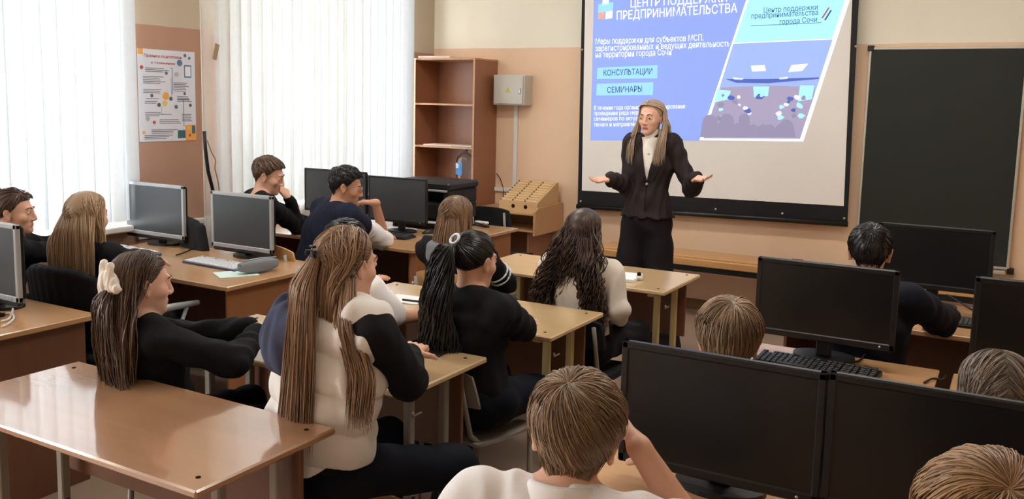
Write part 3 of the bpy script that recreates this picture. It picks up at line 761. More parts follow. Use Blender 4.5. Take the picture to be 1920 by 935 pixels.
p, q = px(967, 202, YF - .02), px(965, 357, YF - .02); r_ = px(930, 357, YF - .02)
tr = MB().box((p[0] - .02, YF - .022, q[2] - .02), (p[0] + .02, YF, b[2] + .002), .004).box((r_[0] - .02, YF - .022, q[2] - .02), (p[0] - .015, YF, q[2] + .02), .004).build('cable_trunking', M_white)
tag(tr, 'white plastic cable trunking running down from the grey electrical cabinet', 'cable trunking')
cable('cable', 'thin black cable hanging on the wall between bookcase and trunking', [px(931, 325, YF - .01), px(938, 335, YF - .02), px(944, 355, YF - .02), px(943, 368, YF - .05), px(944, 374, YF - .10)], .004, M_cable)

# corner table with the slotted wooden box
ta, tb = px(955, 392, 6.70), px(1003, 402, 6.70); tx1 = px(1003, 402, 6.68)[0]; tx0 = bx1 + .02; ty = 6.68
to = np.array([(tx0 + tx1) / 2, 6.95, 0]); ct = thing('corner_table', 'beech computer table with a keyboard shelf against the front wall', 'table', to)
M_tbl = wood('warm_beech_table', srgb(192, 146, 100), .35, .12, coat=.2)
MB().box((tx0, ty, ZT - .018), (tx1, YF - .01, ZT), .003).build('table_top', M_tbl, ct, to)
MB().prism([(tx1, ty - .03, .565), (tx1, ty - .03, .77), (tx1, ty + .03, .80), (tx1, YF - .1, .815), (tx1, YF - .02, .815), (tx1, YF - .02, .60), (tx1, YF - .1, .565)], (.02, 0, 0)).build('side_wing', M_tbl, ct, to)
MB().box((tx0 + .02, ty + .01, .585), (tx1, YF - .06, .60), .002).build('keyboard_shelf', M_tbl, ct, to)
MB().box((tx0, ty + .03, 0), (tx0 + .018, YF - .03, ZT - .018), .002).build('end_panel', M_case, ct, to)
MB().box((tx1 - .10, ty + .05, 0), (tx1 - .08, YF - .03, .585), .002).build('end_panel', M_case, ct, to)
MB().box((tx0 + .02, YF - .09, .18), (tx1 - .1, YF - .075, .585), .002).build('back_panel', M_case, ct, to)
o = MB().lathe([(.035, 0), (.04, .01), (.03, .026), (.01, .03)], (0, 0, 0), 14).build('cable_hub', M_blackp); p = px(944, 377, 7.0); o.location = (p[0], 7.0, ZT); tag(o, 'small black round plug box on the corner table below the trunking', 'plug')
sb = thing('phone_box', 'slotted plywood box with a sloping top standing on the corner table', 'storage box', (tx1 - .21, 6.95, ZT), -.06)
L_, W_ = .40, .36; prof = [(-W_ / 2, 0), (-W_ / 2, .085), (W_ / 2 - .03, .245), (W_ / 2, .245), (W_ / 2, 0)]
MB().prism([(-L_ / 2, y, z) for y, z in prof], (L_, 0, 0)).build('carcass', M_ply, sb)
sl_a = math.atan2(.16, W_ - .03)
M_plyl = wood('plywood_slat', srgb(216, 184, 136), .5, .08, (6, 30, 30), 0)
for i in range(9):
    u = (i + .5) / 9; y = -W_ / 2 + (W_ - .03) * u; z = .085 + .16 * u
    for k in range(3): MB().box((-L_ / 2 + .018 + k * .128, -.012, 0), (-L_ / 2 + .018 + k * .128 + .105, .012, .006), 0, rot=rotx(sl_a)).build('slot_slat', M_plyl, sb).location = (0, y, z)
    for k in range(3): MB().box((-L_ / 2 + .004 + k * .128, -.010, .001), (-L_ / 2 + .020 + k * .128, .010, .0035), 0, rot=rotx(sl_a)).build('slot', M_darkhole, sb).location = (0, y, z)
for x in (-.05, .08): MB().lathe([(.018, 0), (.018, .002)], (x, -W_ / 2, .045), 14, rotx(math.pi / 2)).build('finger_hole', M_darkhole, sb)

# bench along the front wall
by0, by1, bxa, bxb = 6.72, 7.06, -3.0, .3; bzt = .525
bo_ = np.array([-1.3, 6.9, 0]); bn = thing('bench', 'long varnished pine bench with a dark underside along the front wall', 'bench', bo_)
MB().box((bxa, by0 + .02, bzt - .05), (bxb, by1, bzt), .006).build('seat_plank', M_pine, bn, bo_); MB().box((bxa, by0, bzt - .075), (bxb, by0 + .03, bzt - .018), .006).build('front_rail', M_pine, bn, bo_)
MB().box((bxa + .02, by0 + .012, bzt - .12), (bxb - .02, by0 + .04, bzt - .075), .003).build('under_rail', M_blackp, bn, bo_)
for x in (bxa + .2, -1.3, bxb - .2):
    for y in (by0 + .06, by1 - .06): MB().box((x - .03, y - .03, 0), (x + .03, y + .03, bzt - .05), .004).build('leg', M_blackp, bn, bo_)
p = px(1495, 484, 6.9); o = MB().box((-.05, -.03, 0), (.05, .03, .035), .012).build('board_eraser', mat('brown_felt', srgb(96, 60, 44), .9, .1)); o.location = (p[0], 6.9, bzt); tag(o, 'small brown board eraser lying on the pine bench', 'eraser')

# poster on the left wall
A_, B_ = pxx(256, 92, WX), pxx(368, 263, WX); C_ = pxx(363, 96, WX); D_ = pxx(261, 266, WX)
pY0, pY1, pZ0, pZ1 = 3.842, 4.302, 1.388, 1.994; pco = np.array([WX + .004, (pY0 + pY1) / 2, (pZ0 + pZ1) / 2])
po = thing('poster', 'crowded information poster with orange corners on the peach wall between the windows', 'poster', pco)
MB().box((WX + .001, pY0, pZ0), (WX + .004, pY1, pZ1)).build('poster_sheet', mat('poster_paper', srgb(214, 216, 224), .6, .3, noise=((3, 3, 3), .05)), po, pco)


def pbox(u0, v0, u1, v1, m, name, d=1): return MB().box((WX + .004, pY0 + u0 * .46, pZ1 - v1 * .606), (WX + .004 + .0006 * d, pY0 + u1 * .46, pZ1 - v0 * .606)).build(name, m, po, pco)


def pdisc(u, v, r, m, name, d=1, n=14, sq=1): return MB().prism([(WX + .0042, pY0 + u * .46 + r * math.cos(a), pZ1 - v * .606 + sq * r * math.sin(a)) for a in np.linspace(0, 2 * math.pi, n, endpoint=False)], (.0007 * d, 0, 0)).build(name, m, po, pco)


K = lambda n, r, g, b: mat('poster_' + n, srgb(r, g, b), .6, .3)
p_or, p_tl, p_dk, p_rd, p_bl, p_gr, p_yl = K('orange', 226, 160, 84), K('teal', 66, 104, 112), K('ink', 96, 96, 108), K('red', 176, 84, 76), K('blue', 92, 116, 158), K('grey', 168, 172, 184), K('yellow', 214, 188, 110)
for s_, y, z, w_, f in (('Правила подготовки', .10, .085, .30, .026), ('к экзаменам', .22, .155, .19, .022)):
    text_mesh(s_, f, p_rd, np.array([WX + .0050, pY0 + y * .46, pZ1 - z * .606]) - pco, (0, 1, 0), (0, 0, 1), 0, po, 'lettering', bold=.02, fit=w_)
m = MB(); rp = random.Random(8)
for (u, v, w_, n) in ((.12, .20, .42, 3), (.08, .29, .38, 5), (.08, .43, .34, 3), (.60, .35, .30, 5), (.66, .50, .28, 4), (.10, .56, .26, 2), (.10, .68, .34, 3), (.74, .70, .2, 5), (.34, .76, .40, 3), (.20, .87, .52, 3), (.08, .93, .5, 3)):
    for k in range(n):
        ww = w_ * rp.uniform(.7, 1); m.box((WX + .004, pY0 + u * .46, pZ1 - (v + k * .018 + .007) * .606), (WX + .0046, pY0 + (u + ww) * .46, pZ1 - (v + k * .018) * .606))
m.build('printed_lines', p_dk, po, pco)
for u0, v0, u1, v1 in ((.58, .19, .59, .48), (.55, .19, .59, .196), (.56, .3, .565, .5), (.62, .44, .82, .447), (.67, .53, .88, .537), (.77, .53, .78, .84), (.38, .62, .385, .70), (.38, .70, .56, .706), (.12, .53, .34, .537)): pbox(u0, v0, u1, v1, p_bl, 'connector_line')
pbox(.80, .82, 1, 1, p_or, 'corner_patch'); pbox(.0, .0, .09, .06, p_or, 'corner_patch'); pbox(.66, .88, .80, .97, p_tl, 'device_picture', 2); pbox(.92, .83, .98, .92, p_tl, 'device_picture', 2)
pbox(.80, .15, .93, .29, p_bl, 'device_picture', 2); pbox(.815, .165, .915, .275, K('glass', 226, 228, 236), 'device_screen', 3)
for u, v, r, mm in ((.06, .20, .013, p_rd), (.72, .13, .022, p_bl), (.82, .045, .012, p_bl), (.90, .07, .010, p_bl), (.46, .50, .026, p_or), (.44, .58, .020, p_yl), (.55, .53, .014, p_dk), (.66, .26, .016, p_gr), (.48, .25, .012, p_bl), (.22, .50, .012, p_dk), (.34, .60, .014, p_dk), (.64, .62, .014, p_bl), (.14, .75, .016, p_gr), (.25, .79, .012, p_rd), (.07, .90, .012, p_yl), (.86, .86, .012, p_yl), (.88, .94, .010, p_rd), (.9, .6, .012, p_dk), (.80, .47, .010, p_dk)): pdisc(u, v, r, mm, 'icon', 2)

# odds and ends on the left wall
p = pxx(402, 97, WX + .2); tp = MB().box((-.003, -.018, -.055), (.003, .018, .055), .001).build('adhesive_tape', mat('brown_tape', srgb(150, 124, 96), .5)); tp.location = (WX + .215, p[1], p[2]); tp.rotation_euler = (-.28, 0, 0); tag(tp, 'short strip of brown tape stuck to the sheer curtain', 'tape')
X_ = WX + .26
tag(MB().tube([pxx(u, v, X_) for u, v in ((383, 246), (385, 280), (390, 320), (399, 356), (404, 372))] + [pxx(404, 380, X_)], [.012, .013, .013, .012, .011, .010], 8).build('antenna_rod', M_blackp), 'thin black bent rod leaning against the sheer curtain beside the poster wall', 'rod')
cable('cable', 'thin grey cable hanging down the sheer curtain beside the black rod', [pxx(u, v, X_ + .03) for u, v in ((388, 262), (396, 284), (404, 300), (403, 316), (408, 335), (411, 360), (408, 385))], .0045, mat('grey_cable', srgb(150, 128, 100), .5))
pt = pxx(451, 318, WX - .05); pp = thing('potted_plant', 'small green potted plant on the window sill behind the sheer curtain', 'plant', (WX - .03, pt[1], WZ0))
MB().lathe([(.04, 0), (.055, .09), (.06, .10), (.05, .10)], (0, 0, 0), 16).build('pot', M_white, pp); MB().lathe([(.05, .095), (.02, .098)], (0, 0, 0), 12).build('soil', M_darkhole, pp)
M_leaf = mat('green_leaf', srgb(92, 140, 66), .5, .4, noise=((20, 20, 20), .15)); m = MB(); rl = random.Random(2)
M_stem = mat('plant_stem', srgb(110, 130, 80), .6)
for k in range(9):
    a = k * 2.4; h = .16 + .045 * k; tip = np.array([.02 * math.cos(a), .075 * math.sin(a), h])
    MB().tube([(0, 0, .09), tip * [.5, .5, .75], tip], .003, 5).build('stem', M_stem, pp)
    lf = MB(); P = []
    for i in range(6):
        u = i / 5; wv = .03 * math.sin(math.pi * (.05 + .9 * u)); ctr = tip + np.array([.006 * math.cos(a), .05 * math.sin(a) * u, .055 * u - .03 * u * u])
        P.append([ctr + np.array([s_ * .004 - .002, s_ * wv * .4, s_ * wv]) for s_ in (-1, 0, 1)])
    lf.grid(P); lf.build('leaf', M_leaf, pp)

# ------------------------------------------------------------------ soft-blended body surfaces (distance fields -> one continuous mesh)
def nrm(v): v = np.array(v, float); return v / (np.linalg.norm(v) + 1e-12)


class Field:
    def __init__(s): s.p = []

    def cap(s, a, b, ra, rb=None, k=.02, sub=False): s.p.append(('c', np.array(a, float), np.array(b, float), ra, ra if rb is None else rb, k, sub)); return s
    def ell(s, c, r, R=None, k=.02, sub=False): s.p.append(('e', np.array(c, float), np.array(r, float), np.eye(3) if R is None else np.array(R), None, k, sub)); return s
    def box(s, c, h, R=None, rr=.01, k=.02, sub=False): s.p.append(('b', np.array(c, float), np.array(h, float), np.eye(3) if R is None else np.array(R), rr, k, sub)); return s
    def half(s, p, n, k=.004): s.p.append(('h', np.array(p, float), nrm(n), None, None, k, True)); return s

    def bounds(s, q):
        t = q[0]
        if t == 'c':
            r = max(q[3], q[4]); return np.minimum(q[1], q[2]) - r, np.maximum(q[1], q[2]) + r
        h = q[2] if t == 'e' else q[2] + q[4]
        e = np.abs(q[3].T) @ h; return q[1] - e, q[1] + e

    def mesh(s, vox, disp=None):
        bs = [s.bounds(q) for q in s.p if not q[6]]
        lo = np.min([b[0] for b in bs], 0) - 4 * vox; hi = np.max([b[1] for b in bs], 0) + 4 * vox
        n = np.ceil((hi - lo) / vox).astype(int) + 1
        F = np.full(n, .06, np.float32); ax = [(lo[i] + vox * np.arange(n[i])).astype(np.float32) for i in range(3)]
        for q in s.p:
            t, k = q[0], q[5]
            if t == 'h':
                d = -((ax[0][:, None, None] - q[1][0]) * q[2][0] + (ax[1][None, :, None] - q[1][1]) * q[2][1] + (ax[2][None, None, :] - q[1][2]) * q[2][2])
                F = np.maximum(F, -d.astype(np.float32)); continue
            b0, b1 = s.bounds(q); pad = k + 3 * vox
            i0 = np.clip(np.floor((b0 - pad - lo) / vox).astype(int), 0, n); i1 = np.clip(np.ceil((b1 + pad - lo) / vox).astype(int) + 1, 0, n)
            if (i1 <= i0).any(): continue
            sl_ = tuple(slice(i0[i], i1[i]) for i in range(3))
            X, Y, Z = ax[0][sl_[0]][:, None, None], ax[1][sl_[1]][None, :, None], ax[2][sl_[2]][None, None, :]
            if t == 'c':
                a, b = q[1], q[2]; ab = b - a; L = float(ab @ ab) + 1e-12
                x, y, z = X - a[0], Y - a[1], Z - a[2]; h = np.clip((x * ab[0] + y * ab[1] + z * ab[2]) / L, 0, 1)
                d = np.sqrt((x - h * ab[0]) ** 2 + (y - h * ab[1]) ** 2 + (z - h * ab[2]) ** 2) - (q[3] + (q[4] - q[3]) * h)
            else:
                x, y, z = X - q[1][0], Y - q[1][1], Z - q[1][2]; R = q[3]
                u = x * R[0][0] + y * R[0][1] + z * R[0][2]; v = x * R[1][0] + y * R[1][1] + z * R[1][2]; w_ = x * R[2][0] + y * R[2][1] + z * R[2][2]
                if t == 'e':
                    r = q[2]; k0 = np.sqrt((u / r[0]) ** 2 + (v / r[1]) ** 2 + (w_ / r[2]) ** 2); k1 = np.sqrt((u / r[0] ** 2) ** 2 + (v / r[1] ** 2) ** 2 + (w_ / r[2] ** 2) ** 2) + 1e-6
                    d = k0 * (k0 - 1) / k1
                else:
                    a_, b_, c_ = np.abs(u) - q[2][0], np.abs(v) - q[2][1], np.abs(w_) - q[2][2]
                    d = np.sqrt(np.maximum(a_, 0) ** 2 + np.maximum(b_, 0) ** 2 + np.maximum(c_, 0) ** 2) + np.minimum(np.maximum(a_, np.maximum(b_, c_)), 0) - q[4]
            d = d.astype(np.float32); G = F[sl_]
            if q[6]:
                d = -d; h = np.maximum(k - np.abs(G - d), 0) / k; F[sl_] = np.maximum(G, d) + h * h * k * .25
            else:
                h = np.maximum(k - np.abs(G - d), 0) / k; F[sl_] = np.minimum(G, d) - h * h * k * .25
        if disp is not None:
            F += disp(ax[0][:, None, None], ax[1][None, :, None], ax[2][None, None, :]).astype(np.float32)
        return surface_nets(F, lo, vox)


def surface_nets(F, lo, vox):
    S_ = F < 0; c = S_[:-1, :-1, :-1].astype(np.int8)
    for dx, dy, dz in [(x, y, z) for x in (0, 1) for y in (0, 1) for z in (0, 1)][1:]:
        c += S_[dx:F.shape[0] - 1 + dx, dy:F.shape[1] - 1 + dy, dz:F.shape[2] - 1 + dz]
    I = np.argwhere((c > 0) & (c < 8)); N = len(I)
    idx = np.full(c.shape, -1, np.int32); idx[I[:, 0], I[:, 1], I[:, 2]] = np.arange(N)
    acc = np.zeros((N, 3)); cnt = np.zeros(N)
    corners = [(x, y, z) for x in (0, 1) for y in (0, 1) for z in (0, 1)]; val = {q: F[I[:, 0] + q[0], I[:, 1] + q[1], I[:, 2] + q[2]] for q in corners}
    for a in corners:
        for k in range(3):
            if a[k]: continue
            b = list(a); b[k] = 1; b = tuple(b); fa, fb = val[a], val[b]; m = (fa < 0) != (fb < 0); t = np.where(m, fa / (fa - fb + 1e-12), 0)
            p = np.array(a, float)[None, :].repeat(N, 0); p[:, k] = t; acc += p * m[:, None]; cnt += m
    V = lo + vox * (I + acc / np.maximum(cnt, 1)[:, None]); Q = []
    for k in range(3):
        sa = [slice(None)] * 3; sb = [slice(None)] * 3; sa[k] = slice(0, -1); sb[k] = slice(1, None); A, B = S_[tuple(sa)], S_[tuple(sb)]
        o1, o2 = (k + 1) % 3, (k + 2) % 3; E = np.argwhere(A != B)
        E = E[(E[:, o1] > 0) & (E[:, o2] > 0) & (E[:, o1] < c.shape[o1]) & (E[:, o2] < c.shape[o2]) & (E[:, k] < c.shape[k])]
        f = A[E[:, 0], E[:, 1], E[:, 2]]; q = []
        for d1, d2 in ((0, 0), (-1, 0), (-1, -1), (0, -1)):
            e = E.copy(); e[:, o1] += d1; e[:, o2] += d2; q.append(idx[e[:, 0], e[:, 1], e[:, 2]])
        q = np.stack(q, 1); q = np.where(f[:, None], q, q[:, ::-1]); Q.append(q[(q >= 0).all(1)])
    return V, np.concatenate(Q)


def np_mesh(name, V, Q, mats, parent, org, mi=None, smooth=True):
    me = bpy.data.meshes.new(name); V = np.asarray(V, np.float32) - np.array(org, np.float32); Q = np.asarray(Q, np.int32)
    me.vertices.add(len(V)); me.vertices.foreach_set('co', V.ravel()); k = Q.shape[1]
    me.loops.add(Q.size); me.loops.foreach_set('vertex_index', Q.ravel()); me.polygons.add(len(Q)); me.polygons.foreach_set('loop_start', np.arange(0, Q.size, k, dtype=np.int32))
    try: me.polygons.foreach_set('loop_total', np.full(len(Q), k, np.int32))
    except Exception: pass
    for m in (mats if isinstance(mats, (list, tuple)) else [mats]): me.materials.append(m)
    if mi is not None: me.polygons.foreach_set('material_index', np.asarray(mi, np.int32))
    me.update(calc_edges=True); me.validate(); me.polygons.foreach_set('use_smooth', np.full(len(me.polygons), smooth)); me.update()
    o = bpy.data.objects.new(name, me); COL.objects.link(o)
    if parent is not None: o.parent = parent
    return o


def folds(amp, f, seed, stretch=(1, 1, .6)):
    r = np.random.RandomState(seed); T = [(r.normal(size=3) * f * np.array(stretch), r.uniform(0, 6)) for _ in range(5)]

    def fn(X, Y, Z):
        o = 0; w_ = .02 * np.sin(21 * X + 3) + .02 * np.sin(17 * Z + 15 * Y)
        for i, (k, p) in enumerate(T): o = o + np.sin(k[0] * (X + w_) + k[1] * Y + k[2] * (Z + w_) + p) * (1 if i < 3 else .5)
        return amp * o * .3
    return fn


# ------------------------------------------------------------------ skin, cloth and hair materials
def skin_mat(name, c, sss=.08):
    m = mat(name, c, .5, .35, noise=((28, 28, 28), .05)); b = m.node_tree.nodes['Principled BSDF']
    b.inputs['Subsurface Weight'].default_value = sss; b.inputs['Subsurface Radius'].default_value = (.012, .005, .003); return m


SK = skin_mat('fair_skin', srgb(222, 172, 146)); SK2 = skin_mat('warm_skin', srgb(206, 152, 122)); SKH = skin_mat('pale_skin', srgb(228, 180, 156))
M_lip = mat('lips', srgb(176, 92, 86), .4, .4); M_eyew = mat('eye_white', srgb(232, 228, 224), .25); M_iris = mat('dark_iris', srgb(52, 40, 34), .2); M_brow = mat('brown_brow', srgb(66, 48, 38), .8, .1)


def cloth(name, c, sc=140, amt=.12, rough=.85):
    return mat(name, c, rough, .2, noise=((sc, sc, sc), amt), bump=(sc * 2.5, .15))


C_black = cloth('black_cloth', srgb(20, 20, 23)); C_navy = cloth('navy_cloth', srgb(26, 31, 50)); C_jeans = cloth('dark_navy_denim', srgb(17, 21, 31)); C_char = cloth('charcoal_cloth', srgb(25, 25, 28))
C_suit = cloth('dark_brown_suit', srgb(46, 38, 38), 160, .08, .75); C_white = cloth('white_shirt_cotton', srgb(244, 240, 238), 200, .03, .8); C_cream = cloth('cream_blouse', srgb(224, 214, 200), 200, .03, .8)
C_puff = cloth('white_quilted_nylon', srgb(244, 240, 234), 90, .03, .55); C_hood = cloth('slate_blue_fleece', srgb(74, 78, 100), 120, .18, .95); C_grey = cloth('grey_fleece', srgb(120, 122, 126), 120, .12, .95); C_stripe = cloth('white_stripe', srgb(225, 225, 230)); C_knit = cloth('white_knit', srgb(236, 230, 220), 120, .04, .9)
C_shoe = cloth('dark_trainer', srgb(30, 32, 36), 90, .2, .7); C_sole = mat('pale_sole', srgb(150, 146, 140), .6, .3); C_scr = cloth('fluffy_white_scrunchie', srgb(240, 230, 218), 100, .1, .95); C_dkh = cloth('dark_scrunchie', srgb(48, 34, 28), 80, .15, .9)


def hair_mat(name, dark, light, rough=.38):
    m = bpy.data.materials.new(name); m.use_nodes = True; nt = m.node_tree; b = nt.nodes['Principled BSDF']; b.inputs['Roughness'].default_value = rough; b.inputs['Specular IOR Level'].default_value = .45
    g = nt.nodes.new('ShaderNodeNewGeometry'); r = nt.nodes.new('ShaderNodeValToRGB'); r.color_ramp.elements[0].color = dark; r.color_ramp.elements[1].color = light
    nt.links.new(g.outputs['Random Per Island'], r.inputs[0]); nt.links.new(r.outputs[0], b.inputs['Base Color']); return m


H_lb = hair_mat('light_brown_hair', srgb(112, 86, 66), srgb(184, 148, 116)); H_br = hair_mat('brown_hair', srgb(70, 52, 42), srgb(122, 94, 72)); H_blk = hair_mat('black_hair', srgb(22, 20, 21), srgb(46, 40, 38), .3)
H_dk = hair_mat('dark_brown_hair', srgb(40, 30, 27), srgb(92, 68, 56)); H_bl = hair_mat('dark_blonde_hair', srgb(124, 96, 70), srgb(190, 158, 122)); H_ash = hair_mat('ash_blonde_hair', srgb(140, 114, 94), srgb(226, 202, 176)); H_boy = hair_mat('boy_light_brown_hair', srgb(112, 90, 70), srgb(176, 146, 116))
H_mid = hair_mat('mid_brown_hair', srgb(62, 46, 38), srgb(112, 86, 70)); H_chest = hair_mat('chestnut_hair', srgb(82, 60, 44), srgb(150, 116, 84)); H_fair = hair_mat('fair_hair', srgb(136, 104, 74), srgb(186, 148, 108)); H_grey = hair_mat('ashy_brown_hair', srgb(84, 70, 62), srgb(158, 138, 122))

# ------------------------------------------------------------------ hair
E0, ER = np.array([0, -.012, .030]), np.array([.0765, .0955, .0850])


def hairline(dy):
    return np.interp(dy, [-1, -.6, -.2, .15, .4, .62, 1.0], [-.80, -.74, -.46, -.22, .10, .44, .52])


def partline(dy):
    return hairline(dy) + .20 * np.clip(np.asarray(dy) * 2.2 - .5, 0, 1)


def boyline(dy):
    return np.interp(dy, [-1, -.62, -.42, -.26, -.16, .04, .10, .24, .42, .62, 1.0], [-.93, -.88, -.62, -.34, -.02, .0, -.20, -.14, .14, .44, .50])


def strands(paths, widths):
    """each path (m,3) becomes a slim three-sided tapering lock"""
    V = []; Q = []; o = 0
    for P, w_ in zip(paths, widths):
        m = len(P); T = np.gradient(P, axis=0); T /= np.linalg.norm(T, axis=1)[:, None] + 1e-9
        a = np.array([.37, .21, .90]); U = np.cross(T, a); U /= np.linalg.norm(U, axis=1)[:, None] + 1e-9; W = np.cross(T, U)
        t = np.linspace(0, 1, m); r = w_ * np.clip(np.minimum(.45 + 4 * t, (1.02 - t) * 3.5), .12, 1)[:, None]
        for k in range(3):
            q = 2 * math.pi * k / 3; V.append(P + r * (math.cos(q) * U + math.sin(q) * W))
        for k in range(3):
            A = o + k * m + np.arange(m - 1); B = o + ((k + 1) % 3) * m + np.arange(m - 1); Q.append(np.stack([A, B, B + 1, A + 1], 1))
        o += 3 * m
    return np.concatenate(V), np.concatenate(Q)


def cap_mesh(off, line=hairline, drop=0):
    nt_, na = 14, 40; V = []
    for i in range(nt_ + 2):
        for j in range(na):
            a = 2 * math.pi * j / na
            th = math.pi / 2
            for _ in range(12):
                dy = math.sin(th) * math.cos(a); th = math.acos(max(-1, min(1, line(dy) - drop))) * .5 + th * .5
            t = th * min(i, nt_) / nt_; d = np.array([math.sin(t) * math.sin(a), math.sin(t) * math.cos(a), math.cos(t)])
            e = off * (1 - .92 * (min(i, nt_) / nt_) ** 4) - (0 if i <= nt_ else .006); V.append(E0 + (ER + e) * d)
    Q = [(i * na + j, (i + 1) * na + j, (i + 1) * na + (j + 1) % na, i * na + (j + 1) % na) for i in range(nt_ + 1) for j in range(na)]
    return np.array(V), np.array(Q)


def slerp_path(s, tdir, th, off):
    """points over the scalp from s along tangent tdir"""
    t = nrm(tdir - s * np.dot(s, tdir)); d = np.cos(th)[:, None] * s + np.sin(th)[:, None] * t
    return E0 + (ER + off[:, None]) * d, d


def hair_short(rng, n=650, whorl=(.12, -.55, .82), swirl=.5, off=.010, length=.75, w=.0022, line=boyline, mess=.004, taper=.35, nape=.022):
    w0 = nrm(whorl); a = nrm(np.cross(w0, [1, 0, 0])); b = np.cross(w0, a); paths = []; ws = []
    while len(paths) < n:
        ph = rng.uniform(0, 2 * math.pi); th0 = math.acos(1 - rng.uniform(0, 1.75)) if rng.rand() > .18 else rng.uniform(0, .25)
        tan = math.cos(ph) * a + math.sin(ph) * b; s = math.cos(th0) * w0 + math.sin(th0) * tan
        t = -math.sin(th0) * w0 + math.cos(th0) * tan; t = t + swirl * np.cross(s, t) * math.exp(-th0)
        L = length * rng.uniform(.6, 1.15); m = 9; th = np.linspace(0, L, m); u = th / L
        o = off * (.55 + .6 * np.sin(math.pi * np.clip(u, 0, 1) * .8)) + rng.uniform(-.002, mess) * u + .0015 * rng.rand()
        P, d = slerp_path(s, t, th, o); o = o * (taper + (1 - taper) * np.clip((d[:, 2] + .35) / .8, 0, 1)); P, d = slerp_path(s, t, th, o); ok = d[:, 2] > line(d[:, 1]) - .06
        if not ok[0]: continue
        k = m if ok.all() else int(np.argmin(ok))
        if k < 4: continue
        P = P[:k] + np.cumsum(rng.normal(0, .0005, (k, 3)), 0)
        if nape and P[-1][1] < -.055 and P[-1][2] < -.01: e = P[-1]; P = np.concatenate([P, [e + [e[0] * -.10, (-.070 - e[1]) * .5, -nape * .6], e + [e[0] * -.2, (-.066 - e[1]) * .9, -nape * rng.uniform(.9, 1.3)]]])
        paths.append(P); ws.append(w * rng.uniform(.7, 1.4))
    return paths, ws


def hair_long(rng, n, part, zend, back=-.115, spread=1.15, wave=0.0, wf=30, w=.0022, off=.010, front=.35, flare=0.0, zjit=.05, side_y=None, fall_from=.1, whorlback=.55):
    """part: x of the parting; locks run from it over the head, then hang to zend (measured from the head centre)"""
    paths = []; ws = []
    for _ in range(n):
        v = rng.uniform(-1, 1); ang = rng.uniform(-2.05, .62)             # along the parting: front .. nape
        sx = part + rng.normal(0, .02) if rng.rand() > .5 else part + rng.uniform(-.5, .5)
        s = nrm([sx, math.sin(ang) * 1.0, math.cos(ang)])
        if ang < -1.2: s = nrm([rng.uniform(-.6, .6), math.sin(ang), math.cos(ang)])
        sd = 1 if s[0] > part else -1
        t = np.array([sd * rng.uniform(.55, 1.0), -rng.uniform(.25, .9), -.35]); t = t - s * np.dot(s, t); t = nrm(t)
        m1 = 8; L = rng.uniform(.9, 1.5) if ang > -1.2 else rng.uniform(.2, .6); th = np.linspace(0, L, m1)
        o = off * (.6 + .6 * np.linspace(0, 1, m1)) + .006 * rng.rand()
        P, d = slerp_path(s, t, th, o)
        if (d[:, 1] > front).any() and (d[:, 2] < .1).any():
            k = np.argmax((d[:, 1] > front) & (d[:, 2] < .1)); 
            if k and k < 4: continue
        e = P[-1]; ze = zend + rng.uniform(-1, 1) * zjit; m2 = 14; u = np.linspace(0, 1, m2 + 1)[1:]; ez = 1 - (1 - u) ** 1.0
        xt = e[0] * spread + flare * rng.uniform(-1, 1); yt = min(e[1], back) if side_y is None or abs(e[0]) < .05 else (side_y if e[1] > -.06 else back)
        yt = yt + rng.uniform(-.012, .012)
        k = np.clip(u * 2.2, 0, 1); k = k * k * (3 - 2 * k)
        X = e[0] + (xt - e[0]) * k; Y = e[1] + (yt - e[1]) * k; Z = e[2] + (ze - e[2]) * u
        if wave:
            p = rng.uniform(0, 6); X = X + wave * np.sin(wf * (e[2] - Z) + p) * np.clip(u * 2, 0, 1); Y = Y + wave * .8 * np.cos(wf * (e[2] - Z) + p) * np.clip(u * 2, 0, 1)
        paths.append(np.concatenate([P, np.stack([X, Y, Z], 1)])); ws.append(w * rng.uniform(.7, 1.4))
    return paths, ws


def hair_gather(rng, n, tie, off=.006, w=.002, top_only=False, line=hairline):
    """hair drawn smooth over the scalp to the tie point (a direction)"""
    T = nrm(tie); paths = []; ws = []
    while len(paths) < n:
        s = nrm(rng.normal(size=3))
        if s[2] < line(s[1]) - .06 or (top_only and s[2] < .12): continue
        ang = math.acos(np.clip(np.dot(s, T), -1, 1))
        if ang < .12: continue
        m = 11; th = np.linspace(0, ang, m); u = th / ang; o = off * (.5 + np.sin(math.pi * u) * .6) + .012 * u ** 3 + .002 * rng.rand()
        P, d = slerp_path(s, T, th, o); P[:-1] += rng.normal(0, .0007, (m - 1, 3)); paths.append(P); ws.append(w * rng.uniform(.7, 1.3))
    return paths, ws


